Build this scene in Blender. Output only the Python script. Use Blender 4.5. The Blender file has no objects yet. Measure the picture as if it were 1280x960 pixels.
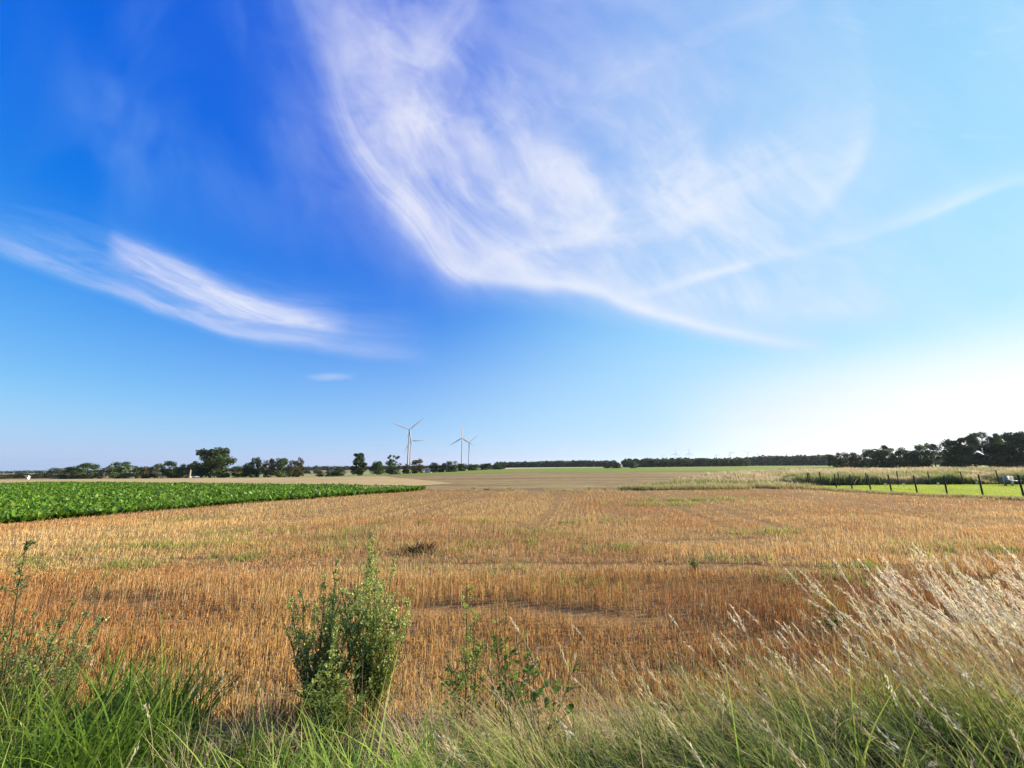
import bpy, math, random
import numpy as np
from mathutils import Vector, Matrix

# ------------------------------------------------------------------ camera
S = bpy.context.scene
COL = S.collection
CAM_H, PITCH, ROLL, FPX = 2.2, 12.1, -0.5, 481.0
cam = bpy.data.cameras.new('camera')
cam_ob = bpy.data.objects.new('camera', cam)
COL.objects.link(cam_ob)
S.camera = cam_ob
cam.sensor_width = 36
cam.lens = FPX / 1280 * 36
cam.clip_start = 0.05
cam.clip_end = 20000
CM = (Matrix.Translation((0, 0, CAM_H)) @ Matrix.Rotation(math.radians(90 + PITCH), 4, 'X')
      @ Matrix.Rotation(math.radians(ROLL), 4, 'Z'))
cam_ob.matrix_world = CM
R3 = CM.to_3x3()


def ray(px, py):
    return R3 @ Vector(((px - 640) / FPX, (480 - py) / FPX, -1))


def gnd(px, py, z=0.0):
    """where the sight line of a photo pixel meets the level z"""
    r = ray(px, py)
    t = (z - CAM_H) / r.z
    return Vector((r.x * t, r.y * t, z))


def at(px, py, Y):
    r = ray(px, py)
    t = Y / r.y
    return Vector((r.x * t, Y, CAM_H + r.z * t))


# ------------------------------------------------------------------ light and sky
SUN_EL, SUN_AZ = 21.0, 73.0          # azimuth clockwise from +Y (the view direction)
S.view_settings.view_transform = 'Standard'
S.view_settings.look = 'None'
EXPOSURE = 1.1
S.view_settings.exposure = EXPOSURE
S.view_settings.gamma = 1.0
sun = bpy.data.lights.new('sun', 'SUN')
sun.energy = 5.0
sun.angle = math.radians(0.55)
sun.color = (1.0, 0.86, 0.66)
sun_ob = bpy.data.objects.new('sun', sun)
COL.objects.link(sun_ob)
sd = Vector((math.sin(math.radians(SUN_AZ)) * math.cos(math.radians(SUN_EL)),
             math.cos(math.radians(SUN_AZ)) * math.cos(math.radians(SUN_EL)), math.sin(math.radians(SUN_EL))))
sun_ob.rotation_euler = sd.to_track_quat('Z', 'Y').to_euler()
sun_ob.location = (60, 30, 60)

world = bpy.data.worlds.new('World')
S.world = world
world.use_nodes = True


class NT:
    """tiny expression helper over a node tree"""
    def __init__(self, tree):
        self.t = tree

    def new(self, kind, **kw):
        n = self.t.nodes.new(kind)
        for k, v in kw.items():
            setattr(n, k, v)
        return n

    def put(self, sock, v):
        if isinstance(v, V):
            self.t.links.new(v.s, sock)
        else:
            sock.default_value = v

    def math(self, op, *a, clamp=False):
        n = self.new('ShaderNodeMath', operation=op, use_clamp=clamp)
        for i, v in enumerate(a):
            self.put(n.inputs[i], v)
        return V(self, n.outputs[0])

    def smooth(self, x, a, b):
        n = self.new('ShaderNodeMapRange', interpolation_type='SMOOTHSTEP')
        self.put(n.inputs['Value'], x)
        self.put(n.inputs['From Min'], a)
        self.put(n.inputs['From Max'], b)
        return V(self, n.outputs[0])

    def vec(self, x, y, z=0.0):
        n = self.new('ShaderNodeCombineXYZ')
        for i, v in enumerate((x, y, z)):
            self.put(n.inputs[i], v)
        return V(self, n.outputs[0])

    def noise(self, vec, scale, detail=4.0, rough=0.5, dist=0.0, dims='3D'):
        n = self.new('ShaderNodeTexNoise', noise_dimensions=dims)
        self.put(n.inputs['Vector'], vec)
        n.inputs['Scale'].default_value = scale
        n.inputs['Detail'].default_value = detail
        n.inputs['Roughness'].default_value = rough
        n.inputs['Distortion'].default_value = dist
        return V(self, n.outputs['Fac'])

    def mix(self, f, a, b):
        n = self.new('ShaderNodeMix', data_type='RGBA')
        self.put(n.inputs['Factor'], f)
        for k, v in ((6, a), (7, b)):
            if isinstance(v, V):
                self.t.links.new(v.s, n.inputs[k])
            else:
                n.inputs[k].default_value = (*v, 1)
        return V(self, n.outputs[2])

    def curve(self, x, pts):
        """piecewise smooth curve through (x, y) points; flat outside"""
        pts = sorted(pts)
        x0, x1 = pts[0][0], pts[-1][0]
        y0, y1 = min(p[1] for p in pts), max(p[1] for p in pts)
        if y1 - y0 < 1e-6:
            y1 = y0 + 1
        n = self.new('ShaderNodeFloatCurve')
        c = n.mapping.curves[0]
        nm = [((p[0] - x0) / (x1 - x0), (p[1] - y0) / (y1 - y0)) for p in pts]
        c.points[0].location = nm[0]
        c.points[1].location = nm[-1]
        for q in nm[1:-1]:
            c.points.new(*q)
        for p in c.points:
            p.handle_type = 'AUTO_CLAMPED'
        n.mapping.update()
        self.put(n.inputs['Value'], self.math('DIVIDE', self.math('SUBTRACT', x, x0), x1 - x0, clamp=True))
        return V(self, n.outputs[0]) * (y1 - y0) + y0


class V:
    def __init__(self, g, s):
        self.g, self.s = g, s

    def __add__(self, o): return self.g.math('ADD', self, o)
    __radd__ = __add__
    def __sub__(self, o): return self.g.math('SUBTRACT', self, o)
    def __rsub__(self, o): return self.g.math('SUBTRACT', o, self)
    def __mul__(self, o): return self.g.math('MULTIPLY', self, o)
    __rmul__ = __mul__
    def __truediv__(self, o): return self.g.math('DIVIDE', self, o)
    def pow(self, e): return self.g.math('POWER', self, e)
    def max(self, e): return self.g.math('MAXIMUM', self, e)
    def min(self, e): return self.g.math('MINIMUM', self, e)


def build_sky():
    g = NT(world.node_tree)
    bg = world.node_tree.nodes['Background']
    sk = g.new('ShaderNodeTexSky', sky_type='NISHITA', sun_disc=False)
    sk.sun_elevation = math.radians(SUN_EL)
    sk.sun_rotation = math.radians(SUN_AZ)
    sk.air_density, sk.dust_density, sk.ozone_density = 1.0, 0.22, 4.0
    sp = g.new('ShaderNodeSeparateColor')
    world.node_tree.links.new(sk.outputs[0], sp.inputs[0])
    r, gg, b = (V(g, o) * 0.1 for o in sp.outputs)
    # the phone's saturated rendering of the clear sky
    r = ((r.max(0.001).pow(2.2) * 3.3) - 0.03).max(0.0).min(1.6)
    gg = (gg.max(0.001).pow(1.02) * 1.28).min(1.5)
    b = (b.max(0.001).pow(0.22) * 1.06).min(1.4)
    tc = g.new('ShaderNodeTexCoord')
    sx = g.new('ShaderNodeSeparateXYZ')
    world.node_tree.links.new(tc.outputs['Generated'], sx.inputs[0])
    dx, dy, dz = (V(g, o) for o in sx.outputs)
    # away from the horizon the glare round the sun stays pale blue
    r = r.min(0.36 + g.smooth(dz, 0.42, 0.06) * 0.8)
    gg = gg.min(0.72 + g.smooth(dz, 0.45, 0.10) * 0.5)
    r = r.min(gg * 0.93)
    cc = g.new('ShaderNodeCombineColor')
    for i, x in enumerate((r, gg, b)):
        g.put(cc.inputs[i], x)
    col = V(g, cc.outputs[0])
    # thin bright moisture low over the land, and the pale sky on the sun's side
    sunside = dx * sd.x + dy * sd.y
    col = g.mix(g.smooth(dz, 0.48, 0.03) * (g.smooth(sunside, -0.7, 0.45) * 0.26 + 0.24), col, (0.66, 0.78, 1.02))
    col = g.mix(g.smooth(sunside, -0.05, 0.80) * 0.66, col, (0.46, 0.84, 1.02))
    col = g.mix(g.smooth(sunside, 0.15, -0.6) * g.smooth(dz, 0.16, 0.0) * 0.65, col, (0.33, 0.56, 0.88))
    glow = g.smooth(sunside, 0.52, 0.86) * g.smooth(dz, 0.27, 0.06)
    col = g.mix(glow, col, (1.15, 1.14, 1.10))
    # ---- cirrus: drawn over the directions of the sky, x = right / ahead, y = up / ahead
    fy = dy.max(0.06)
    u0, v0 = dx / fy, dz / fy
    front = g.smooth(dy, 0.08, 0.3) * g.smooth(dz, 0.0, 0.05)
    p0 = g.vec(u0, v0)
    w1 = g.noise(p0, 2.2, 3) - 0.5
    w2 = g.noise(g.vec(u0 + 7.3, v0 + 2.1), 2.2, 3) - 0.5
    u, v = u0 + w1 * 0.16, v0 + w2 * 0.16

    def uv(p):
        q = ray(*p)
        return q.x / q.y, q.z / q.y

    def spine(pts, uu, vv):
        q = sorted(uv(p) for p in pts)
        f = g.curve(uu, q)
        sl = []
        for i in range(len(q)):
            a, c = q[max(0, i - 1)], q[min(len(q) - 1, i + 1)]
            m = (c[1] - a[1]) / (c[0] - a[0] + 1e-6)
            sl.append((q[i][0], 1 / math.sqrt(1 + m * m)))
        return (vv - f) * g.curve(uu, sl), q

    def along(uu, q, vals):
        n = len(vals)
        return g.curve(uu, [(q[0][0] + (q[-1][0] - q[0][0]) * i / (n - 1), a) for i, a in enumerate(vals)])

    dens = []
    # the big arc and the veil inside it
    main = [(330, -160), (352, -40), (366, 40), (384, 120), (408, 195), (440, 262), (480, 318), (530, 358), (572, 378),
            (630, 376), (680, 384), (740, 398), (820, 413), (900, 424), (1000, 433), (1090, 437)]
    s0, q = spine(main, u0 + w1 * 0.07, v0 + w2 * 0.07)
    # two textures: streaky drift inside the veil, finer shreds
    drift = g.noise(g.vec(u0 * 1.5 + v0 * 1.1 + w2 * 0.5, v0 * 1.0 - u0 * 0.5 + w1 * 0.5), 1.9, 6, 0.56, 0.35)
    fine = g.noise(g.vec(u0 * 5.0 + v0 * 3.4 + w2 * 1.2, v0 * 2.2 - u0 * 1.2 + w1), 1.7, 5, 0.62, 0.4)
    fib = g.noise(g.vec(s0 * 9 + w2 * 0.8, u0 * 2.6), 1.0, 5, 0.62, 0.4)
    soft = along(u0, q, [0.34, 0.28, 0.20, 0.10, 0.05, 0.04, 0.03, 0.03])
    edge = g.smooth(s0 / soft, -0.7, 1.0)
    wid = along(u0, q, [0.20, 0.20, 0.17, 0.13, 0.09, 0.05, 0.03, 0.02])
    ridge = edge * g.math('EXPONENT', (s0.max(0.0) / wid) * -1.0)
    ra = along(u0, q, [0.0, 0.10, 0.28, 0.42, 0.5, 0.5, 0.5, 0.3, 0.0])
    dens.append(ridge * ra * (fine * 1.3 + 0.0).min(1.0) * 0.9)
    # bright belly of the arc, thinning to a point on the right
    belly = [(545, 330), (600, 346), (660, 353), (730, 360), (790, 384), (850, 402), (920, 418), (990, 430), (1050, 434)]
    sb, qb = spine(belly, u0 + w1 * 0.05, v0 + w2 * 0.05)
    kb = g.smooth(sb, -0.05, 0.012) * g.math('EXPONENT', (sb.max(0.0) / 0.05) * -1.0)
    dens.append(kb * along(u0, qb, [0.0, 0.75, 0.9, 1.0, 1.0, 0.95, 0.85, 0.7, 0.0]) * (fib * 0.8 + 0.45).min(1.0))
    # the veil
    veil = edge * g.smooth(s0, 0.0, 0.12) * g.smooth(s0, 1.7, 0.35)
    vx = g.curve(u0, [(uv((330, 250))[0], 0.55), (uv((430, 250))[0], 0.85), (uv((560, 250))[0], 1.0), (uv((700, 250))[0], 0.95),
                      (uv((850, 250))[0], 0.95), (uv((1000, 250))[0], 0.80), (uv((1090, 250))[0], 0.50), (uv((1230, 250))[0], 0.10)])
    hole = g.curve(v0, [(0.0, 1.0), (uv((640, 320))[1], 1.0), (uv((640, 200))[1], 1.0), (uv((640, 100))[1], 0.85), (uv((640, 0))[1], 0.78)])
    dens.append(veil * vx * hole * (g.smooth(drift, 0.26, 0.74) * 0.52 + g.smooth(fine, 0.2, 0.85) * 0.34 + 0.16).min(1.0))

    def strand(pts, wlo, whi, amps, seed, freq=14.0):
        ss, qq = spine(pts, u0 + w1 * 0.08, v0 + w2 * 0.08)
        fbn = g.noise(g.vec(ss * freq + seed, u0 * 2.2 + v0 * 1.4), 1.0, 5, 0.62, 0.5)
        kk = g.math('EXPONENT', (ss.max(0.0) / whi + (ss * -1.0).max(0.0) / wlo).pow(1.6) * -1.0)
        dens.append(kk * along(u0, qq, amps) * ((fbn - 0.32) * 2.6 + 0.08).min(1.0).max(0.0))

    strand([(408, 60), (428, 150), (464, 228), (520, 284), (560, 335), (600, 362)], 0.035, 0.075, [0.0, 0.55, 0.85, 0.85, 0.75, 0.0], 1.0, 20.0)
    strand([(470, 90), (495, 170), (530, 240), (580, 292), (640, 330), (700, 350)], 0.07, 0.14, [0.0, 0.3, 0.42, 0.45, 0.5, 0.0], 5.0, 16.0)
    strand([(505, 150), (518, 100), (538, 58), (566, 20), (610, -20)], 0.10, 0.10, [0.0, 0.4, 0.5, 0.5, 0.2], 9.0, 9.0)
    strand([(620, 215), (690, 165), (760, 112), (840, 70), (930, 26), (1010, -10)], 0.06, 0.12, [0.0, 0.2, 0.3, 0.3, 0.3, 0.0], 13.0, 10.0)
    strand([(560, 358), (620, 322), (690, 300), (770, 292), (860, 296)], 0.03, 0.06, [0.0, 0.45, 0.55, 0.4, 0.0], 25.0, 18.0)
    strand([(600, 230), (640, 260), (700, 272), (780, 262), (850, 232), (900, 190)], 0.07, 0.14, [0.0, 0.2, 0.3, 0.35, 0.35, 0.0], 29.0, 14.0)
    strand([(690, 320), (735, 292), (765, 262), (776, 240)], 0.02, 0.05, [0.0, 0.5, 0.6, 0.0], 17.0)
    strand([(700, 340), (800, 300), (880, 255), (960, 215), (1040, 170)], 0.07, 0.12, [0.0, 0.4, 0.5, 0.4, 0.0], 21.0, 10.0)
    # fainter edge of the veil towards the left
    lf = g.smooth(s0, -0.34, 0.05) * g.smooth(s0, 0.3, 0.0) * g.smooth(v0, 0.35, 0.8)
    dens.append(lf * (fine * 0.7) * 0.34 * g.smooth(u0, -1.3, -0.6))
    # broad upper strands running to the top of the arc
    up = g.noise(g.vec(u0 * 2.2 + v0 * 0.8, v0 * 0.9 - u0 * 0.3), 1.1, 5, 0.52, 0.5)
    um = g.curve(u0, [(-1.5, 0.05), (-1.0, 0.42), (-0.55, 0.5), (-0.2, 0.8), (0.1, 0.7), (0.5, 0.4), (1.2, 0.25), (1.9, 0.3)])
    dens.append(g.smooth(up, 0.40, 0.80) * um * g.smooth(v0, 0.5, 1.0) * 0.8)
    # two streaks at the left
    lo = [(-40, 300), (60, 335), (150, 368), (250, 404), (330, 424), (410, 436), (480, 446), (545, 452)]
    s3, q3 = spine(lo, u0 + w1 * 0.06, v0 + w2 * 0.05)
    f3 = g.noise(g.vec(s3 * 26, u0 * 3.0), 1.0, 5, 0.6, 0.8)
    k3 = g.smooth(s3, -0.03, 0.02) * g.math('EXPONENT', (s3.max(0.0) / 0.055) * -1.0)
    dens.append(k3 * along(u0, q3, [0.5, 0.6, 0.6, 0.8, 0.85, 0.8, 0.5, 0.0]) * (f3 * 1.5).min(1.0))
    hi = [(130, 296), (170, 318), (220, 342), (280, 368), (340, 390), (400, 404), (440, 410)]
    s4, q4 = spine(hi, u0 + w1 * 0.08, v0 + w2 * 0.07)
    f4 = g.noise(g.vec(s4 * 22, u0 * 3.4 + 9), 1.0, 5, 0.65, 1.0)
    k4 = g.math('EXPONENT', (s4 * s4) * -700.0)
    dens.append(k4 * along(u0, q4, [0.0, 0.9, 1.0, 0.95, 0.9, 0.7, 0.0]) * (f4 * 1.6 - 0.05).min(1.0).max(0.0))
    k5 = g.smooth(s3, -0.02, 0.06) * g.smooth(s3, 0.22, 0.06)
    dens.append(k5 * along(u0, q3, [0.1, 0.25, 0.5, 0.6, 0.45, 0.2, 0.0]) * g.smooth(f3, 0.3, 0.8) * 0.7)
    # strand that rises to the right
    rs = [(760, 378), (830, 362), (900, 342), (980, 320), (1060, 302), (1130, 282), (1190, 258), (1245, 236), (1300, 222)]
    s6, q6 = spine(rs, u0 + w1 * 0.05, v0 + w2 * 0.04)
    f6 = g.noise(g.vec(s6 * 20, u0 * 2.5 + 3), 1.0, 5, 0.6, 0.7)
    k6 = g.smooth(s6, -0.025, 0.01) * g.math('EXPONENT', (s6.max(0.0) / 0.03) * -1.0)
    dens.append(k6 * along(u0, q6, [0.0, 0.6, 0.8, 0.45, 0.6, 0.75, 0.9, 0.6, 0.3]) * (f6 * 1.5).min(1.0))
    # hooked arch at the upper right
    ah = [(1000, 290), (1030, 262), (1060, 232), (1082, 196), (1094, 150), (1100, 120)]
    s7, q7 = spine(ah, u0 + w1 * 0.05, v0 + w2 * 0.05)
    k7 = g.smooth(s7, -0.03, 0.03) * g.math('EXPONENT', (s7.max(0.0) / 0.10) * -1.0)
    dens.append(k7 * along(u0, q7, [0.0, 0.55, 0.7, 0.75, 0.5, 0.0]) * (f6 * 0.9 + 0.25).min(1.0))
    # wisps: the far right corner, small scraps low on the left
    wz = g.noise(g.vec(u0 * 2.0 - v0, v0 * 6 + u0), 1.2, 5, 0.6, 0.6)
    dens.append(g.smooth(wz, 0.55, 0.8) * g.smooth(u0, 0.7, 1.6) * g.smooth(v0, 0.3, 0.6) * 0.5)
    sc = g.vec((u0 - uv((414, 471))[0]) * 12, (v0 - uv((414, 471))[1]) * 62)
    vl = g.new('ShaderNodeVectorMath', operation='LENGTH')
    g.put(vl.inputs[0], sc)
    dens.append(g.smooth(V(g, vl.outputs['Value']) + (f4 - 0.5) * 1.2, 1.0, 0.0) * 0.4)
    # thin milky layer towards the horizon on the right
    lw = g.noise(g.vec(u0 * 1.2, v0 * 14), 1.5, 4, 0.5, 0.4)
    dens.append(g.smooth(u0, -0.4, 1.1) * g.smooth(v0, 0.42, 0.08) * (lw * 0.9))
    tot = None
    for d in dens:
        k = 1.0 - g.math('MULTIPLY', d, 1.0, clamp=True)
        tot = k if tot is None else tot * k
    alpha = (1.0 - tot) * front
    ccol = g.mix(g.smooth(alpha, 0.35, 0.95), (0.68, 0.75, 0.99), (0.92, 0.93, 1.0))
    ccol = g.mix(g.smooth(u0, -0.35, -1.0) * g.smooth(alpha, 0.5, 0.1), ccol, (0.42, 0.70, 1.0))
    ccol = g.mix(g.smooth(u0, 0.55, 1.7), ccol, (0.86, 0.97, 1.02))
    col = g.mix(alpha * 0.93, col, ccol)
    sc10 = g.new('ShaderNodeVectorMath', operation='SCALE')
    g.put(sc10.inputs[0], col)
    sc10.inputs['Scale'].default_value = 10.0        # the grade above is in picture units
    world.node_tree.links.new(sc10.outputs[0], bg.inputs[0])
    bg.inputs[1].default_value = 0.1 * 2 ** -EXPOSURE


build_sky()


# ------------------------------------------------------------------ scene helpers
rng = np.random.default_rng(11)
random.seed(5)


def prop(o, label=None, cat=None, group=None, kind=None):
    if label: o['label'] = label
    if cat: o['category'] = cat
    if group: o['group'] = group
    if kind: o['kind'] = kind
    return o


def empty(name, loc, label=None, cat=None, group=None, rz=0.0):
    o = bpy.data.objects.new(name, None)
    o.empty_display_size = 0.3
    COL.objects.link(o)
    o.location = loc
    o.rotation_euler = (0, 0, rz)
    return prop(o, label, cat, group)


def mesh_np(name, verts, faces, mat, parent=None, cols=None, smooth=False):
    """one mesh object from numpy arrays; faces is (n, 3) or (n, 4)"""
    me = bpy.data.meshes.new(name)
    n, k = faces.shape
    me.vertices.add(len(verts))
    me.vertices.foreach_set('co', np.ascontiguousarray(verts, dtype=np.float32).ravel())
    me.loops.add(n * k)
    me.loops.foreach_set('vertex_index', np.ascontiguousarray(faces, dtype=np.int32).ravel())
    me.polygons.add(n)
    me.polygons.foreach_set('loop_start', np.arange(0, n * k, k, dtype=np.int32))
    me.polygons.foreach_set('loop_total', np.full(n, k, dtype=np.int32))
    if smooth:
        me.polygons.foreach_set('use_smooth', np.ones(n, dtype=bool))
    if cols is not None:
        a = me.color_attributes.new('tint', 'FLOAT_COLOR', 'POINT')
        c = np.ones((len(verts), 4), dtype=np.float32)
        c[:, :3] = cols
        a.data.foreach_set('color', c.ravel())
    me.update()
    me.validate()
    me.materials.append(mat)
    o = bpy.data.objects.new(name, me)
    COL.objects.link(o)
    o.parent = parent
    return o


class Bag:
    """collects quads (with a tint per vertex) for one mesh"""
    def __init__(self):
        self.v, self.f, self.c, self.n = [], [], [], 0

    def add(self, v, f, c):
        self.v.append(v)
        self.f.append(f + self.n)
        self.c.append(np.broadcast_to(c, (len(v), 3)))
        self.n += len(v)

    def build(self, name, mat, parent=None, smooth=False):
        return mesh_np(name, np.concatenate(self.v), np.concatenate(self.f), mat, parent, np.concatenate(self.c), smooth)

    # ribbons that bend: grass blades, straw, leaves
    def ribbons(self, P, az, L, W, a0, a1, segs, col, wa=None, prof='blade', tipcol=None, tipmix=1.0):
        n = len(P)
        az, L, W, a0, a1 = (np.broadcast_to(np.asarray(x, float), (n,)) for x in (az, L, W, a0, a1))
        wa = rng.uniform(0, 2 * math.pi, n) if wa is None else np.broadcast_to(np.asarray(wa, float), (n,))
        t = np.linspace(0, 1, segs + 1)
        w = {'blade': np.maximum(1 - t ** 1.6, 0.06), 'straw': np.full(segs + 1, 1.0),
             'leaf': np.maximum(np.sin(np.pi * np.clip(t * 0.93 + 0.05, 0, 1)) ** 0.8, 0.05)}[prof]
        ang = a0[:, None] + a1[:, None] * ((np.arange(segs) + 0.5) / segs)[None, :]
        st = L[:, None] / segs
        h = np.concatenate([np.zeros((n, 1)), np.cumsum(np.sin(ang) * st, 1)], 1)
        z = np.concatenate([np.zeros((n, 1)), np.cumsum(np.cos(ang) * st, 1)], 1)
        cx = P[:, 0:1] + h * np.cos(az)[:, None]
        cy = P[:, 1:2] + h * np.sin(az)[:, None]
        cz = P[:, 2:3] + z
        hw = 0.5 * W[:, None] * w[None, :]
        ox, oy = hw * np.cos(wa)[:, None], hw * np.sin(wa)[:, None]
        v = np.empty((n, segs + 1, 2, 3))
        v[:, :, 0, 0], v[:, :, 0, 1], v[:, :, 0, 2] = cx - ox, cy - oy, cz
        v[:, :, 1, 0], v[:, :, 1, 1], v[:, :, 1, 2] = cx + ox, cy + oy, cz
        base = (np.arange(n) * (segs + 1) * 2)[:, None] + (np.arange(segs) * 2)[None, :]
        f = np.stack([base, base + 1, base + 3, base + 2], -1).reshape(-1, 4)
        col = np.broadcast_to(np.asarray(col, float), (n, 3))
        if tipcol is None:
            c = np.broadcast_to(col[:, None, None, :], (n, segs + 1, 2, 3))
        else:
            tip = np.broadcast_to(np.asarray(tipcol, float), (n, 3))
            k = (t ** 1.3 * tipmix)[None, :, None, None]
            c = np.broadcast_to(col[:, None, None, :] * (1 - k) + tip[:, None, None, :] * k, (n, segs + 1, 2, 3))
        self.add(v.reshape(-1, 3), f, np.ascontiguousarray(c).reshape(-1, 3))
        return np.stack([cx, cy, cz], -1)          # centre lines (n, segs + 1, 3)

    # small flat leaf faces at random attitudes
    def flakes(self, P, size, col, aspect=0.6, up=0.0):
        n = len(P)
        size = np.broadcast_to(np.asarray(size, float), (n,))[:, None]
        a = rng.normal(size=(n, 3))
        a /= np.linalg.norm(a, axis=1, keepdims=True)
        b = rng.normal(size=(n, 3))
        b[:, 2] *= 1 - up
        b -= a * (a * b).sum(1, keepdims=True)
        b /= np.linalg.norm(b, axis=1, keepdims=True) + 1e-9
        v = np.stack([P - a * size, P - b * size * aspect, P + a * size, P + b * size * aspect], 1).reshape(-1, 3)
        f = np.arange(n * 4).reshape(n, 4)
        c = np.repeat(np.broadcast_to(np.asarray(col, float), (n, 3)), 4, 0)
        self.add(v, f, c)

    # round tapered tube along points
    def tube(self, pts, radii, col, sides=6):
        pts = np.asarray(pts, float)
        m = len(pts)
        radii = np.broadcast_to(np.asarray(radii, float), (m,))
        d = np.gradient(pts, axis=0)
        d /= np.linalg.norm(d, axis=1, keepdims=True) + 1e-9
        ref = np.where(np.abs(d[:, 2:3]) > 0.9, np.array([[1.0, 0, 0]]), np.array([[0, 0, 1.0]]))
        a = np.cross(d, ref)
        a /= np.linalg.norm(a, axis=1, keepdims=True) + 1e-9
        b = np.cross(d, a)
        th = np.arange(sides) * 2 * math.pi / sides
        v = (pts[:, None, :] + radii[:, None, None] * (a[:, None, :] * np.cos(th)[None, :, None] + b[:, None, :] * np.sin(th)[None, :, None]))
        i = np.arange(m - 1)[:, None] * sides
        j = np.arange(sides)[None, :]
        f = np.stack([i + j, i + (j + 1) % sides, i + sides + (j + 1) % sides, i + sides + j], -1).reshape(-1, 4)
        self.add(v.reshape(-1, 3), f, np.asarray(col, float))

    def box(self, lo, hi, col, M=None):
        x0, y0, z0 = lo
        x1, y1, z1 = hi
        v = np.array([[x0, y0, z0], [x1, y0, z0], [x1, y1, z0], [x0, y1, z0], [x0, y0, z1], [x1, y0, z1], [x1, y1, z1], [x0, y1, z1]], float)
        if M is not None:
            v = np.array([M @ Vector(p) for p in v])
        f = np.array([[0, 3, 2, 1], [4, 5, 6, 7], [0, 1, 5, 4], [1, 2, 6, 5], [2, 3, 7, 6], [3, 0, 4, 7]])
        self.add(v, f, np.asarray(col, float))


def vary(base, n, amt=0.25, hue=0.12):
    """n colours round a base colour: each plant part has its own shade"""
    k = np.exp(rng.normal(0, amt, (n, 1)))
    h = np.exp(rng.normal(0, hue, (n, 3)))
    return np.clip(np.asarray(base)[None, :] * k * h, 0, 0.9)


def blend(a, b, t):
    return np.asarray(a)[None, :] * (1 - t[:, None]) + np.asarray(b)[None, :] * t[:, None]


# value noise on the plane, for patches of growth and colour
_tab = rng.random((64, 64))


def vnoise(x, y, scale, off=0.0):
    x, y = np.asarray(x) / scale + off, np.asarray(y) / scale + off * 1.7
    xi, yi = np.floor(x).astype(int), np.floor(y).astype(int)
    fx, fy = x - xi, y - yi
    fx, fy = fx * fx * (3 - 2 * fx), fy * fy * (3 - 2 * fy)
    g = lambda a, b: _tab[a % 64, b % 64]
    return (g(xi, yi) * (1 - fx) + g(xi + 1, yi) * fx) * (1 - fy) + (g(xi, yi + 1) * (1 - fx) + g(xi + 1, yi + 1) * fx) * fy


def fbm(x, y, scale, off=0.0, oct=4):
    s, a, t = 0.0, 0.5, 0.0
    for i in range(oct):
        s = s + a * vnoise(x, y, scale / 2 ** i, off + i * 3.1)
        t += a
        a *= 0.55
    return s / t


# ------------------------------------------------------------------ materials
def principled(name):
    m = bpy.data.materials.new(name)
    m.use_nodes = True
    return m, NT(m.node_tree), m.node_tree.nodes['Principled BSDF']


def plant_mat(name, trans=0.35, rough=0.55, spec=0.25, gain=1.0, tgain=1.15):
    """leaf tissue: takes its own tint, lets part of the light through"""
    m = bpy.data.materials.new(name)
    m.use_nodes = True
    g = NT(m.node_tree)
    nodes = m.node_tree.nodes
    p = nodes['Principled BSDF']
    out = nodes['Material Output']
    at_ = g.new('ShaderNodeAttribute', attribute_name='tint')
    src = at_.outputs['Color']
    m.node_tree.links.new(src, p.inputs['Base Color'])
    p.inputs['Roughness'].default_value = rough
    p.inputs['Specular IOR Level'].default_value = spec
    tr = g.new('ShaderNodeBsdfTranslucent')
    sc = g.new('ShaderNodeVectorMath', operation='SCALE')
    m.node_tree.links.new(src, sc.inputs[0])
    sc.inputs['Scale'].default_value = tgain
    m.node_tree.links.new(sc.outputs[0], tr.inputs['Color'])
    mx = g.new('ShaderNodeMixShader')
    mx.inputs[0].default_value = trans
    m.node_tree.links.new(p.outputs[0], mx.inputs[1])
    m.node_tree.links.new(tr.outputs[0], mx.inputs[2])
    m.node_tree.links.new(mx.outputs[0], out.inputs['Surface'])
    return m


def tint_mat(name, rough=0.8, spec=0.2, metal=0.0):
    m, g, p = principled(name)
    at_ = g.new('ShaderNodeAttribute', attribute_name='tint')
    no = g.noise(V(g, g.new('ShaderNodeTexCoord').outputs['Object']), 9.0, 4)
    k = g.mix(g.smooth(no, 0.3, 0.7), (0.82, 0.82, 0.82), (1.12, 1.12, 1.12))
    mu = g.new('ShaderNodeMix', data_type='RGBA', blend_type='MULTIPLY')
    mu.inputs['Factor'].default_value = 1.0
    m.node_tree.links.new(at_.outputs['Color'], mu.inputs[6])
    m.node_tree.links.new(k.s, mu.inputs[7])
    m.node_tree.links.new(mu.outputs[2], p.inputs['Base Color'])
    p.inputs['Roughness'].default_value = rough
    p.inputs['Specular IOR Level'].default_value = spec
    p.inputs['Metallic'].default_value = metal
    return m


M_STRAW = plant_mat('straw', 0.36, 0.6, 0.12, tgain=1.1)
M_GRASS = plant_mat('grass_blade', 0.36, 0.5, 0.12, tgain=1.4)
M_LEAF = plant_mat('leaf', 0.36, 0.55, 0.12, tgain=1.35)
M_BEET = plant_mat('beet_leaf', 0.32, 0.42, 0.25, tgain=1.3)
M_CROWN = plant_mat('tree_leaf', 0.28, 0.6, 0.15)
M_BARK = tint_mat('bark', 0.9, 0.1)
M_WOOD = tint_mat('weathered_wood', 0.85, 0.15)
M_PAINT = tint_mat('pale_paint', 0.45, 0.4)
M_STONE = tint_mat('stone', 0.85, 0.2)
M_WIRE = tint_mat('galvanised_wire', 0.4, 0.5, 0.8)


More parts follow.
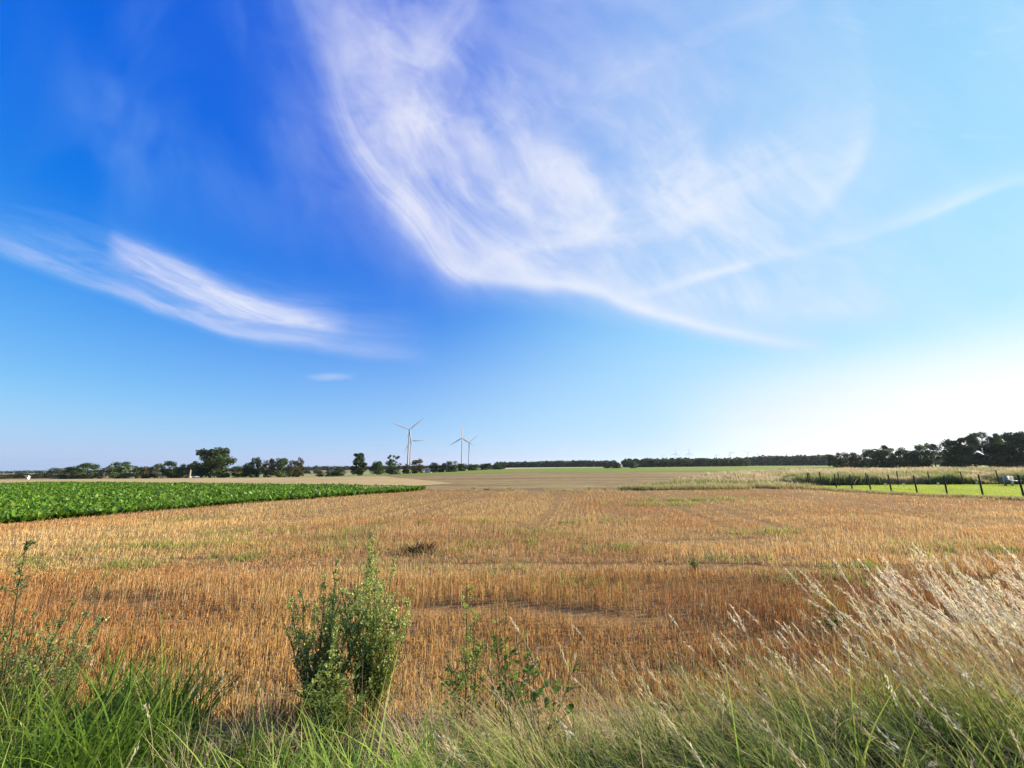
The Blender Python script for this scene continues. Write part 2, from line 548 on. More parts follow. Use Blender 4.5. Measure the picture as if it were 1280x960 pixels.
def ground_mat(name, cols, scales, bump=0.4, bscale=30.0, rows=None, rough=0.95):
    """soil or turf: three colours mixed by two noises over the real position, optional rows"""
    m, g, p = principled(name)
    geo = g.new('ShaderNodeNewGeometry')
    pos = V(g, geo.outputs['Position'])
    n1 = g.noise(pos, scales[0], 6, 0.6)
    n2 = g.noise(pos, scales[1], 5, 0.6)
    c = g.mix(g.smooth(n1, 0.35, 0.65), cols[0], cols[1])
    c = g.mix(g.smooth(n2, 0.48, 0.70), c, cols[2])
    if rows:
        dirx, diry, pitch, colr, amt = rows
        sx = g.new('ShaderNodeSeparateXYZ')
        m.node_tree.links.new(pos.s, sx.inputs[0])
        x, y = V(g, sx.outputs[0]), V(g, sx.outputs[1])
        across = (x * diry - y * dirx) / pitch
        warp = g.noise(pos, 0.12, 3) * 2.0
        rn = g.noise(g.vec(across + warp, x * 0.004, y * 0.004), 1.0, 3, 0.7)
        c = g.mix(g.smooth(rn, 0.42, 0.68) * amt, c, colr)
    m.node_tree.links.new(c.s, p.inputs['Base Color'])
    p.inputs['Roughness'].default_value = rough
    p.inputs['Specular IOR Level'].default_value = 0.1
    bn = g.noise(pos, bscale, 6, 0.65)
    b = g.new('ShaderNodeBump')
    b.inputs['Strength'].default_value = bump
    b.inputs['Distance'].default_value = 0.08
    m.node_tree.links.new(bn.s, b.inputs['Height'])
    m.node_tree.links.new(b.outputs[0], p.inputs['Normal'])
    return m


# ------------------------------------------------------------------ the land
def sstep(a, b, x):
    t = np.clip((np.asarray(x, float) - a) / (b - a), 0, 1)
    return t * t * (3 - 2 * t)


def land(x, y):
    x, y = np.asarray(x, float), np.asarray(y, float)
    left = sstep(0.05, -0.55, x / np.maximum(y, 1.0))
    z = -3.4 * left * np.clip((y - 70) / 190, 0, 1.25)
    z = z + 0.38 * sstep(4.2, 2.5, y)                       # the verge the camera stands on
    z = z + 0.05 * (vnoise(x, y, 9.0, 4.0) - 0.5) * sstep(5, 12, y)
    return z


def sheet(name, xs, ys, mat, lift=0.0, inside=None):
    X, Y = np.meshgrid(xs, ys)
    Z = land(X, Y) + lift
    nx, ny = len(xs), len(ys)
    i = (np.arange(ny - 1)[:, None] * nx + np.arange(nx - 1)[None, :])
    f = np.stack([i, i + 1, i + nx + 1, i + nx], -1).reshape(-1, 4)
    v = np.stack([X, Y, Z], -1).reshape(-1, 3)
    if inside is not None:
        c = v[f].mean(1)
        f = f[inside(c[:, 0], c[:, 1])]
        used = np.unique(f)
        m = np.zeros(len(v), int)
        m[used] = np.arange(len(used))
        v, f = v[used], m[f]
    o = mesh_np(name, v, f, mat, smooth=True)
    return prop(o, kind='structure')


def poly_sheet(name, poly, mat, lift, step):
    """a field: polygon filled with a grid that follows the land, its outline kept exact"""
    import bmesh
    bm = bmesh.new()
    bm.faces.new([bm.verts.new((p[0], p[1], 0)) for p in poly])
    xs = [p[0] for p in poly]
    ys = [p[1] for p in poly]
    for k in np.arange(min(xs) + step, max(xs), step):
        bmesh.ops.bisect_plane(bm, geom=bm.verts[:] + bm.edges[:] + bm.faces[:], plane_co=(k, 0, 0), plane_no=(1, 0, 0))
    y = min(ys)
    while True:
        y += max(step * 0.5, step * 0.5 * y / 60)
        if y >= max(ys):
            break
        bmesh.ops.bisect_plane(bm, geom=bm.verts[:] + bm.edges[:] + bm.faces[:], plane_co=(0, y, 0), plane_no=(0, 1, 0))
    for v in bm.verts:
        v.co.z = float(land(v.co.x, v.co.y)) + lift
    bm.normal_update()
    for f in bm.faces:
        if f.normal.z < 0:
            f.normal_flip()
    me = bpy.data.meshes.new(name)
    bm.to_mesh(me)
    bm.free()
    me.materials.append(mat)
    o = bpy.data.objects.new(name, me)
    COL.objects.link(o)
    return prop(o, kind='structure')


def in_poly(x, y, poly):
    x, y = np.asarray(x), np.asarray(y)
    r = np.zeros(x.shape, bool)
    n = len(poly)
    for i in range(n):
        x1, y1 = poly[i][0], poly[i][1]
        x2, y2 = poly[(i + 1) % n][0], poly[(i + 1) % n][1]
        c = ((y1 > y) != (y2 > y)) & (x < (x2 - x1) * (y - y1) / (y2 - y1 + 1e-12) + x1)
        r ^= c
    return r


xy = lambda p: (p.x, p.y)
# field boundaries, read off the photo's ground lines
BEET_NEAR = [xy(gnd(px, py)) for px, py in ((0, 657), (100, 648), (200, 638.5), (300, 631), (400, 623.5), (470, 618), (522, 614.5))]
d0 = (BEET_NEAR[0][0] - BEET_NEAR[2][0], BEET_NEAR[0][1] - BEET_NEAR[2][1])
BEET_NEAR.insert(0, (BEET_NEAR[0][0] + d0[0] * 2.0, BEET_NEAR[0][1] + d0[1] * 2.0))
BEET = BEET_NEAR + [(-9.0, 41.0), (-20.0, 46.0), (-46.0, 56.0), (-92.0, 72.0), (-160.0, 92.0), (-190.0, 40.0), (-60.0, 4.0)]
STUB_FAR = [xy(gnd(px, py)) for px, py in ((522, 614.5), (640, 615), (780, 614.5), (900, 613.0), (1000, 611.5), (1060, 614.5), (1115, 618), (1183, 621.5), (1227, 623.5), (1278, 627))]
e0 = (STUB_FAR[-1][0] - STUB_FAR[-3][0], STUB_FAR[-1][1] - STUB_FAR[-3][1])
STUB_FAR.append((STUB_FAR[-1][0] + e0[0] * 3, STUB_FAR[-1][1] + e0[1] * 3))
STUBBLE = [(-26.0, 3.0), (STUB_FAR[-1][0] + 4, 3.0)] + STUB_FAR[::-1] + BEET_NEAR[:-1][::-1]

# everything beyond: tan and brown tilled ground, one sheet out to the horizon
ysg = np.concatenate([np.arange(-40, 3, 4), np.arange(3, 12, 0.5), np.arange(12, 60, 4), np.arange(60, 320, 12), np.geomspace(330, 9000, 24)])
xsg = np.concatenate([-np.geomspace(9000, 130, 22), np.arange(-120, 121, 6.0), np.geomspace(130, 9000, 22)])
M_PLOUGH = ground_mat('tilled_soil', ((0.26, 0.180, 0.078), (0.34, 0.250, 0.108), (0.36, 0.31, 0.11)), (0.5, 0.03), 0.7, 5.0,
                      rows=(1.0, 0.02, 2.6, (0.15, 0.088, 0.052), 0.9))
sheet('ground', xsg, ysg, M_PLOUGH)
M_TAN = ground_mat('old_stubble', ((0.44, 0.32, 0.145), (0.52, 0.39, 0.18), (0.36, 0.29, 0.10)), (0.3, 0.03), 0.6, 5.0, rows=(1.0, -0.1, 3.0, (0.33, 0.22, 0.12), 0.6))
poly_sheet('tan_field', [(-13.5, 45), (-8, 54), (-26, 90), (-64, 190), (-100, 200), (-190, 240), (-420, 260), (-420, 120), (-162, 94), (-92, 74), (-46, 58), (-20, 48)], M_TAN, 0.03, 12.0)
M_STUBSOIL = ground_mat('stubble_soil', ((0.20, 0.110, 0.045), (0.34, 0.205, 0.085), (0.24, 0.175, 0.06)), (3.0, 0.4), 0.8, 18.0)
poly_sheet('stubble_field', STUBBLE, M_STUBSOIL, 0.03, 3.0)
M_BEETSOIL = ground_mat('beet_soil', ((0.05, 0.055, 0.02), (0.08, 0.07, 0.03), (0.05, 0.08, 0.02)), (2.0, 0.4), 0.5, 18.0)
poly_sheet('beet_field', BEET, M_BEETSOIL, 0.05, 6.0)
M_MEADOW = ground_mat('meadow_turf', ((0.17, 0.24, 0.030), (0.22, 0.27, 0.045), (0.30, 0.28, 0.09)), (0.06, 0.012), 0.6, 3.0,
                      rows=(1.0, 0.05, 9.0, (0.15, 0.22, 0.04), 0.6))
MEADOW = [xy(gnd(px, py)) for px, py in ((452, 592.2), (640, 590.6), (800, 590.0), (930, 588.8), (1040, 587.2))] + [(150, 95), (420, 150), (1150, 700), (250, 640), (140, 540), (20, 420), (-70, 330)]
poly_sheet('green_meadow', MEADOW, M_MEADOW, 0.04, 18.0)
M_PALE = ground_mat('ripe_field', ((0.50, 0.40, 0.22), (0.58, 0.47, 0.28), (0.42, 0.36, 0.18)), (0.05, 0.01), 0.5, 3.0)
poly_sheet('ripe_field', [(-70, 332), (20, 422), (140, 542), (170, 760), (0, 800), (-170, 620)], M_PALE, 0.06, 30.0)
M_PASTURE = ground_mat('far_pasture', ((0.13, 0.20, 0.05), (0.24, 0.28, 0.08), (0.36, 0.33, 0.15)), (0.03, 0.008), 0.5, 3.0,
                       rows=(1.0, 0.0, 22.0, (0.42, 0.40, 0.2), 0.8))
poly_sheet('far_pasture', [(-105, 190), (-72, 205), (-64, 330), (-160, 640), (-420, 700), (-330, 420), (-190, 230)], M_PASTURE, 0.05, 18.0)


# ------------------------------------------------------------------ turbines
M_TURB = tint_mat('turbine_white', 0.5, 0.3)
TOWER_H, BLADE_L = 100.0, 50.0


def make_turbine():
    root = empty('wind_turbine', (0, 0, 0))
    w = (0.34, 0.35, 0.36)
    b = Bag()
    b.tube([(0, 0, -3), (0, 0, 2), (0, 0, 50), (0, 0, TOWER_H - 1.6)], [2.2, 2.1, 1.7, 1.25], w, 14)
    b.build('tower', M_TURB, root, True)
    b = Bag()
    b.tube([(0, 5.2, TOWER_H), (0, 5.0, TOWER_H), (0, 3.0, TOWER_H + 0.1), (0, -1.6, TOWER_H), (0, -2.3, TOWER_H)], [0.2, 1.5, 1.9, 1.8, 1.0], w, 10)
    b.build('nacelle', M_TURB, root, True)
    hub = empty_part('rotor_hub', (0, -3.2, TOWER_H), root)
    b = Bag()
    b.tube([(0, 1.0, 0), (0, 0.2, 0), (0, -0.9, 0), (0, -1.6, 0)], [1.3, 1.5, 1.1, 0.1], w, 12)
    sp = b.build('spinner', M_TURB, hub, True)
    for k in range(3):
        b = Bag()
        n = 9
        st = []
        for i in range(n):
            t = i / (n - 1)
            r = 1.0 + t * (BLADE_L - 1.0)
            ch = 1.0 + 2.4 * math.sin(min(1, t / 0.22) * math.pi / 2) if t < 0.22 else 3.4 * (1 - (t - 0.22) / 0.78) ** 0.9 + 0.35
            st.append((r, ch, 0.9 * (1 - t) ** 1.5 + 0.12, math.radians(14 * (1 - t))))
        vs, fs = [], []
        for i, (r, ch, th, tw) in enumerate(st):
            for q, (cx_, cy_) in enumerate(((-0.3, 0), (0.05, 0.5), (0.7, 0.0), (0.05, -0.5))):
                x, y = cx_ * ch, cy_ * th
                vs.append((x * math.cos(tw) - y * math.sin(tw), x * math.sin(tw) + y * math.cos(tw), r))
            if i:
                a = (i - 1) * 4
                for q in range(4):
                    fs.append((a + q, a + (q + 1) % 4, a + 4 + (q + 1) % 4, a + 4 + q))
        b.add(np.array(vs), np.array(fs), w)
        bl = b.build('blade', M_TURB, hub, False)
        bl.rotation_euler = (0, math.radians(120 * k), 0)
    return root


def empty_part(name, loc, parent):
    o = bpy.data.objects.new(name, None)
    COL.objects.link(o)
    o.parent = parent
    o.location = loc
    return o


def copy_tree(o, parent=None):
    c = o.copy()
    COL.objects.link(c)
    c.parent = parent
    for ch in [x for x in bpy.data.objects if x.parent == o]:
        copy_tree(ch, c)
    return c


turbine0 = make_turbine()
TURBINES = [
    # hub pixel, hub height above the horizon sets the distance, first blade angle (deg, ccw from right), yaw, scale, label
    (511.6, 537.0, 1050, 41, 10, 1.0, 'largest white wind turbine, nearest one, with two blades raised in a wide V'),
    (513.6, 550.8, 1500, 2, 12, 1.0, 'smaller turbine half hidden behind the tower of the largest one'),
    (577.5, 548.0, 1390, 90, 6, 1.0, 'white turbine with one blade pointing straight up, right of the largest one'),
    (586.3, 552.6, 1640, 35, 30, 1.0, 'thin turbine close behind the one with its blade straight up'),
    (827.0, 570.3, 3900, 20, 30, 0.9, 'faintest far turbine at the left end of the row over the dark wood'),
    (844.4, 566.8, 3500, 80, 12, 1.0, 'far turbine over the dark wood, second from the left end of the row'),
    (861.2, 566.6, 3400, 90, 8, 1.0, 'far turbine above the middle of the dark wood with a blade straight up'),
    (895.0, 568.2, 3600, 115, 25, 1.0, 'far turbine with a blade leaning left, fourth of the row over the wood'),
    (912.5, 565.6, 3300, 0, 30, 1.0, 'far turbine with a blade level to the right, over the wood'),
    (927.5, 568.7, 3900, 92, 60, 1.0, 'far turbine turned edge on, over the right end of the near wood'),
    (934.2, 566.4, 3400, 30, 20, 1.0, 'far turbine with two raised blades where the two woods meet'),
    (941.2, 569.0, 3900, 40, 40, 1.0, 'far turbine just right of the place where the two woods meet'),
    (947.0, 566.6, 3700, 88, 55, 1.0, 'slender far turbine above the left end of the low far wood'),
    (982.8, 566.6, 3900, 90, 70, 1.0, 'thin far turbine, left one of the last pair on the skyline'),
    (990.5, 566.4, 3900, 90, 70, 1.0, 'thin far turbine, right one of the last pair on the skyline'),
]
for i, (px, py, D, ang, yaw, sc, lab) in enumerate(TURBINES):
    t = turbine0 if i == 0 else copy_tree(turbine0)
    top = at(px, py, D)
    zb = float(land(top.x, D))
    s = (top.z - zb) / TOWER_H
    t.location = (top.x, D, zb)
    t.scale = (s, s, s)
    t.rotation_euler = (0, 0, math.radians(yaw) - math.atan2(top.x, D))
    prop(t, lab, 'wind turbine', 'wind turbines on the skyline')
    for ch in t.children:
        if ch.name.startswith('rotor_hub'):
            ch.rotation_euler = (0, math.radians(90 - ang), 0)

# ------------------------------------------------------------------ trees
GREENS = {'dark': (0.048, 0.072, 0.020), 'mid': (0.070, 0.105, 0.028), 'light': (0.095, 0.140, 0.045), 'brown': (0.075, 0.070, 0.024), 'grey': (0.095, 0.120, 0.070)}


def crown_bag(seed, kind, colour, n=2600):
    """foliage of a tree 1 m high and 1 m wide: many leaf sprays gathered round the limbs"""
    r = np.random.default_rng(seed)
    lobes = []
    if kind == 'round':
        for _ in range(26):
            a, h = r.uniform(0, 2 * math.pi), r.uniform(0.16, 0.93)
            rad = 0.36 * math.sin(math.pi * min(1, (h + 0.12) / 1.12) ** 0.85) ** 0.6 * r.uniform(0.55, 1.05)
            lobes.append((rad * math.cos(a), rad * math.sin(a), h, r.uniform(0.09, 0.17)))
    elif kind == 'tall':
        for _ in range(26):
            a, h = r.uniform(0, 2 * math.pi), r.uniform(0.10, 0.95)
            rad = 0.34 * (1 - 0.62 * max(0, (h - 0.25) / 0.75)) * r.uniform(0.3, 1.05)
            lobes.append((rad * math.cos(a), rad * math.sin(a), h, r.uniform(0.07, 0.13)))
    elif kind == 'shrub':
        for _ in range(22):
            a, h = r.uniform(0, 2 * math.pi), r.uniform(0.08, 0.85)
            rad = 0.42 * math.sqrt(max(0.02, 1 - h * h)) * r.uniform(0.3, 1.05)
            lobes.append((rad * math.cos(a), rad * math.sin(a), h, r.uniform(0.10, 0.17)))
    elif kind == 'airy':
        for _ in range(22):
            a, h = r.uniform(0, 2 * math.pi), r.uniform(0.18, 0.97)
            rad = 0.40 * r.uniform(0.35, 1.1) * (0.55 + 0.45 * math.sin(math.pi * h))
            lobes.append((rad * math.cos(a), rad * math.sin(a), h, r.uniform(0.055, 0.11)))
    elif kind == 'ragged':
        for i in range(34):
            hi = i >= 20
            a, h = r.uniform(0, 2 * math.pi), r.uniform(0.5, 0.97) if hi else r.uniform(0.05, 0.6)
            rad = 0.36 * r.uniform(0.1, 1.0) * (0.8 if hi else 1.0)
            lobes.append((rad * math.cos(a), rad * math.sin(a), h, r.uniform(0.05, 0.08) if hi else r.uniform(0.09, 0.14)))
    else:                                       # wide: a spreading dome, full to the ground
        for _ in range(34):
            a, h = r.uniform(0, 2 * math.pi), r.uniform(0.06, 0.92)
            rad = 0.44 * math.sqrt(max(0.03, 1 - (h * 0.98) ** 2.3)) * r.uniform(0.25, 1.0)
            lobes.append((rad * math.cos(a), rad * math.sin(a), h, r.uniform(0.09, 0.15)))
    for _ in range(0 if kind in ('airy',) else 9):           # lower boughs that reach down
        a, h = r.uniform(0, 2 * math.pi), r.uniform(0.04, 0.34)
        rad = r.uniform(0.08, 0.36) * (0.75 if kind in ('tall', 'round') else 1.0)
        lobes.append((rad * math.cos(a), rad * math.sin(a), h, r.uniform(0.09, 0.14)))
    L = np.array(lobes)
    L[:, 3] *= 1.3
    L[:, :2] *= 1.08
    n = int(n * 1.7)
    k = r.integers(0, len(L), n)
    d = r.normal(size=(n, 3))
    d /= np.linalg.norm(d, axis=1, keepdims=True)
    d *= (r.uniform(0.25, 1.0, (n, 1)) ** 0.45) * r.uniform(0.75, 1.15, (n, 1))
    P = L[k, :3] + d * L[k, 3:4] * np.array([1, 1, 0.8])
    P[:, 2] = np.clip(P[:, 2], 0.02, 1.03)
    lobecol = np.exp(r.normal(0, 0.22, (len(L), 1)))
    col = np.asarray(GREENS[colour])[None, :] * lobecol[k] * np.exp(r.normal(0, 0.22, (n, 1))) * np.exp(r.normal(0, 0.10, (n, 3)))
    b = Bag()
    b.flakes(P, r.uniform(0.018, 0.036, n) * (0.85 if kind in ('airy', 'ragged') else 1.1), np.clip(col, 0.004, 0.4), 0.62)
    tr = Bag()
    h0 = {'round': 0.75, 'tall': 0.85, 'shrub': 0.4, 'airy': 0.85, 'ragged': 0.9}.get(kind, 0.6)
    bark = (0.09, 0.07, 0.05)
    zz = np.linspace(-0.03, h0, 6)
    bend = np.stack([0.02 * np.sin(zz * 7 + seed), 0.02 * np.cos(zz * 5 + seed), zz], 1)
    tr.tube(bend, np.linspace(0.028, 0.008, 6), bark, 7)
    for i in range(min(len(L), 14)):
        z0 = 0.45 * L[i, 2] + 0.06
        p0 = np.array([np.interp(z0, zz, bend[:, 0]), np.interp(z0, zz, bend[:, 1]), z0])
        p1 = L[i, :3]
        md = (p0 + p1) / 2 + np.array([0, 0, -0.03])
        tr.tube([p0, md, p1], [0.011, 0.008, 0.003], bark, 5)
    return b, tr


_protos = {}


def tree(px, top, wpx, D, kind, colour, label, name='broadleaf_tree', cat='tree', group=None, seed=0, zoff=0.0, lean=0.0):
    key = (kind, colour, seed)
    g = at(px, 590, D)
    z = float(land(g.x, D)) + zoff
    h = at(px, top, D).z - z
    w = wpx * D / FPX * 1.10
    n = int(np.clip(1500 + 60 * wpx, 1800, 4200))
    if key not in _protos:
        b, t = crown_bag(sum(map(ord, kind + colour)) * 7 + seed, kind, colour, n)
        root = empty(name, (g.x, D, z))
        tk = t.build('trunk', M_BARK, root, True)
        cr = b.build('crown', M_CROWN, root)
        _protos[key] = (tk.data, cr.data)
    else:
        root = empty(name, (g.x, D, z))
        for nm, me in zip(('trunk', 'crown'), _protos[key]):
            o = bpy.data.objects.new(nm, me)
            COL.objects.link(o)
            o.parent = root
    root.scale = (w, w, h)
    root.rotation_euler = (0, lean, random.uniform(0, 6.28) if wpx < 26 else 0.3)
    prop(root, label, cat, group)
    return root


GL, GM, GR = 'trees along the left skyline', 'trees at the foot of the turbines', 'trees of the dark hedgerow'
TREES = [
    (4, 592.5, 14, 330, 'shrub', 'dark', 'low dark tree at the far left end of the tree line', GL, 1),
    (16, 591.8, 16, 340, 'shrub', 'dark', 'low dark tree left of the small white hut', GL, 2),
    (30, 590.6, 18, 345, 'wide', 'dark', 'rounded low tree just behind the small white hut', GL, 3),
    (48, 590.8, 18, 340, 'shrub', 'mid', 'low tree just right of the small white hut', GL, 1),
    (60, 590.2, 14, 335, 'shrub', 'dark', 'small low tree before the first pale green tree', GL, 2),
    (70, 584.8, 17, 300, 'wide', 'grey', 'pale grey-green tree leaning on the long dark clump', GL, 3),
    (88, 582.0, 22, 262, 'wide', 'dark', 'left half of the long dark clump of trees', GL, 4),
    (108, 579.2, 24, 258, 'wide', 'mid', 'taller right half of the long dark clump of trees', GL, 5),
    (128, 584.0, 9, 262, 'ragged', 'grey', 'thin sparse tree in the gap beside the long clump', GL, 2),
    (138, 579.5, 11, 262, 'airy', 'grey', 'sparse grey tree touching the bright green tree', GL, 3),
    (150, 576.0, 24, 256, 'round', 'light', 'bright mid-green tree, the lightest of the left tree line', GL, 1),
    (171, 581.2, 13, 268, 'shrub', 'mid', 'grey-green bush right of the bright green tree', GL, 3),
    (184, 581.8, 16, 258, 'shrub', 'brown', 'low olive-brown bush in the left tree line', GL, 1),
    (198, 579.8, 15, 262, 'round', 'grey', 'pale tree on the left of a group of three', GL, 2),
    (212, 577.0, 19, 256, 'round', 'dark', 'dark middle tree of a group of three', GL, 3),
    (225, 579.4, 14, 260, 'wide', 'light', 'light green tree on the right of a group of three', GL, 6),
    (239, 576.6, 19, 262, 'round', 'dark', 'very dark tree pressed against the biggest tree', GL, 7),
    (263.5, 560.6, 46, 252, 'wide', 'dark', 'biggest tree of the left skyline, broad dark dome', GL, 8),
    (297, 581.6, 16, 262, 'shrub', 'mid', 'bush in the gap right of the biggest tree', GL, 4),
    (309, 578.0, 14, 258, 'shrub', 'dark', 'dark bush at the foot of a slim upright tree', GL, 5),
    (318, 572.0, 16, 256, 'round', 'dark', 'slim upright tree standing alone before a gap of sky', GL, 9),
    (335, 573.0, 17, 254, 'round', 'brown', 'left tree of the four close-set trees', GL, 10),
    (351, 572.6, 20, 258, 'wide', 'mid', 'greener second tree of the four close-set trees', GL, 11),
    (366, 576.0, 16, 250, 'round', 'brown', 'round olive tree, third of the four close-set trees', GL, 12),
    (374.5, 571.8, 13, 254, 'tall', 'brown', 'narrow brownish tree, last of the four close-set trees', GL, 13),
    (384, 583.6, 9, 480, 'shrub', 'grey', 'tiny far bush in the open gap of pasture', GM, 1),
    (396.5, 581.8, 10, 480, 'wide', 'grey', 'small far round tree in the open gap of pasture', GM, 2),
    (414, 583.0, 12, 480, 'shrub', 'grey', 'far grey bush behind the open pasture', GM, 3),
    (400, 588.4, 11, 262, 'shrub', 'dark', 'low dark bush on the near edge of the pasture', GM, 6),
    (410, 588.6, 8, 262, 'shrub', 'mid', 'smallest bush on the near edge of the pasture', GM, 7),
    (422, 583.4, 20, 256, 'shrub', 'dark', 'spreading dark bush left of the tall pointed tree', GM, 8),
    (448, 567.2, 25, 244, 'tall', 'dark', 'tall pointed dark tree alone between pasture and stubble', GM, 14),
    (471, 576.2, 17, 250, 'round', 'mid', 'round tree between the pointed tree and the ragged tree', GM, 15),
    (490, 569.0, 22, 244, 'ragged', 'mid', 'ragged tree with bare tips sticking out of its crown', GM, 16),
    (508, 578.8, 12, 248, 'shrub', 'dark', 'small dark bush under the tower of the largest turbine', GM, 9),
    (521, 573.6, 17, 244, 'wide', 'brown', 'olive-brown tree just right of the largest turbine', GM, 17),
    (542, 578.0, 13, 260, 'round', 'dark', 'small round dark tree before the long low clump', GM, 18),
    (552, 580.0, 11, 264, 'shrub', 'brown', 'brownish bush left of the tree below the twin turbines', GM, 10),
    (563, 575.2, 20, 262, 'wide', 'mid', 'broad green tree left of the twin turbines', GM, 19),
    (578, 578.6, 14, 300, 'shrub', 'dark', 'low dark tree at the foot of the twin turbines', GM, 11),
    (592, 579.2, 16, 320, 'shrub', 'mid', 'low tree right of the foot of the twin turbines', GM, 12),
    (608, 579.0, 18, 340, 'wide', 'dark', 'low spreading tree before the far wood begins', GM, 20),
    (623, 579.2, 16, 350, 'shrub', 'dark', 'last low tree at the left end of the far wood', GM, 13),
    (759, 580.6, 9, 330, 'shrub', 'dark', 'dark end bush of the pair standing in the ripe field', GM, 14),
    (771, 577.4, 13, 330, 'wide', 'grey', 'pale grey-green tree of the pair in the ripe field', GM, 21),
    (792, 576.8, 13, 330, 'wide', 'grey', 'pale grey-green tree alone against the dark wood', GM, 22),
    (1043, 567.8, 12, 240, 'round', 'dark', 'lowest tree at the left end of the hedgerow', GR, 23),
    (1056, 566.0, 16, 235, 'wide', 'dark', 'second tree from the left end of the hedgerow', GR, 24),
    (1072, 565.2, 20, 225, 'wide', 'brown', 'brownish-dark tree, third from the left end of the hedgerow', GR, 25),
    (1090, 562.0, 18, 215, 'round', 'dark', 'slim tree in the rising left part of the hedgerow', GR, 26),
    (1104, 561.0, 26, 200, 'wide', 'dark', 'broad dark tree where the hedgerow starts to rise', GR, 27),
    (1117, 557.2, 22, 205, 'airy', 'mid', 'sparse-topped tree above the broad ones in the hedgerow', GR, 28),
    (1131, 560.0, 22, 195, 'wide', 'dark', 'dark tree left of the first sky gap in the hedgerow', GR, 29),
    (1141, 565.0, 14, 190, 'shrub', 'dark', 'low bush sloping down into the first sky gap', GR, 15),
    (1155, 556.4, 26, 180, 'round', 'dark', 'rounded dark tree between the two sky gaps', GR, 30),
    (1172, 553.6, 22, 182, 'airy', 'mid', 'open tree with its trunks showing in the second sky gap', GR, 31),
    (1187, 571.0, 18, 170, 'shrub', 'dark', 'low dark bush in the second sky gap of the hedgerow', GR, 16),
    (1199, 548.6, 26, 165, 'round', 'dark', 'dark tree right of the second sky gap', GR, 32),
    (1213, 556.0, 38, 158, 'wide', 'dark', 'dense dark tree filling the lower hedgerow', GR, 33),
    (1221, 543.4, 30, 162, 'airy', 'mid', 'tall lacy tree above the dense hedgerow tree', GR, 34),
    (1238, 541.6, 30, 160, 'airy', 'grey', 'tallest lacy tree with pale sky showing through', GR, 35),
    (1256, 553.0, 30, 155, 'wide', 'dark', 'dark lower tree before the last lacy crown', GR, 36),
    (1262, 542.4, 26, 158, 'airy', 'mid', 'lacy crown next to the right edge of the hedgerow', GR, 37),
    (1283, 539.0, 34, 150, 'wide', 'dark', 'tall solid dark tree at the right edge of the hedgerow', GR, 38),
    (1312, 540.0, 44, 150, 'round', 'dark', 'dark tree beyond the right end of the hedgerow', GR, 39),
]
for px, top, wpx, D, kind, colr, lab, grp, sd_ in TREES:
    tree(px, top, wpx, D, kind, colr, lab, {'shrub': 'bush'}.get(kind, 'broadleaf_tree'), {'shrub': 'bush'}.get(kind, 'tree'), grp, sd_)


def wood(name, label, px0, px1, D0, D1, top0, top1, colour, rows=4, step=5.0):
    """a far wood: rows of overlapping crowns that read as one mass"""
    b = Bag()
    A, B_ = at(px0, 585, D0), at(px1, 585, D1)
    ln = math.hypot(B_.x - A.x, D1 - D0)
    n = int(ln / step)
    for r_ in range(rows):
        for i in range(n):
            t = (i + rng.uniform(-0.4, 0.4)) / n
            t = min(max(t, 0), 1)
            px = px0 + (px1 - px0) * t
            D = D0 + (D1 - D0) * t
            D2 = D + r_ * 9 + rng.uniform(-3, 3)
            x = at(px, 585, D).x * D2 / D
            z0 = float(land(x, D2))
            htop = at(px, top0 + (top1 - top0) * t, D).z - z0
            h = htop * rng.uniform(0.80, 1.04) * (0.9 + 0.18 * float(vnoise(i * 1.0, r_ * 7.0, 6.0)))
            m = 95
            d = rng.normal(size=(m, 3))
            d /= np.linalg.norm(d, axis=1, keepdims=True)
            P = np.array([x, D2, z0 + h * 0.52]) + d * np.array([step * 1.0, 4.5, h * 0.50]) * rng.uniform(0.7, 1.05, (m, 1))
            c = vary(np.asarray(GREENS[colour]) * math.exp(rng.normal(0, 0.18)), m, 0.25, 0.08)
            b.flakes(P, rng.uniform(0.9, 1.9, m) * step / 5.0, c, 0.7)
    o = b.build(name, M_CROWN)
    return prop(o, label, 'wood', None, 'stuff')


wood('far_wood', 'dark far wood behind the ripe field', 622, 770, 760, 700, 577.6, 575.0, 'dark', 3, 7.0)
wood('far_wood', 'dark blue-green wood along the green meadow', 782, 937, 470, 500, 573.4, 571.6, 'dark', 4, 4.5)
wood('far_wood', 'lower far wood left of the hedgerow', 936, 1046, 640, 480, 570.6, 568.4, 'dark', 4, 6.0)
wood('far_wood', 'thin far wood on the horizon behind the turbines', 380, 630, 1250, 1100, 583.4, 581.8, 'grey', 2, 13.0)
wood('far_wood', 'thin far wood on the horizon at the left', -160, 385, 900, 1250, 592.0, 584.6, 'grey', 2, 14.0)
wood('far_wood', 'far wood seen through the hedgerow', 1040, 1420, 480, 420, 574.0, 571.0, 'grey', 2, 7.0)


# ------------------------------------------------------------------ small far things
def far_point(px, D, lift=0.0):
    g = at(px, 590, D)
    return Vector((g.x, D, float(land(g.x, D)) + lift))


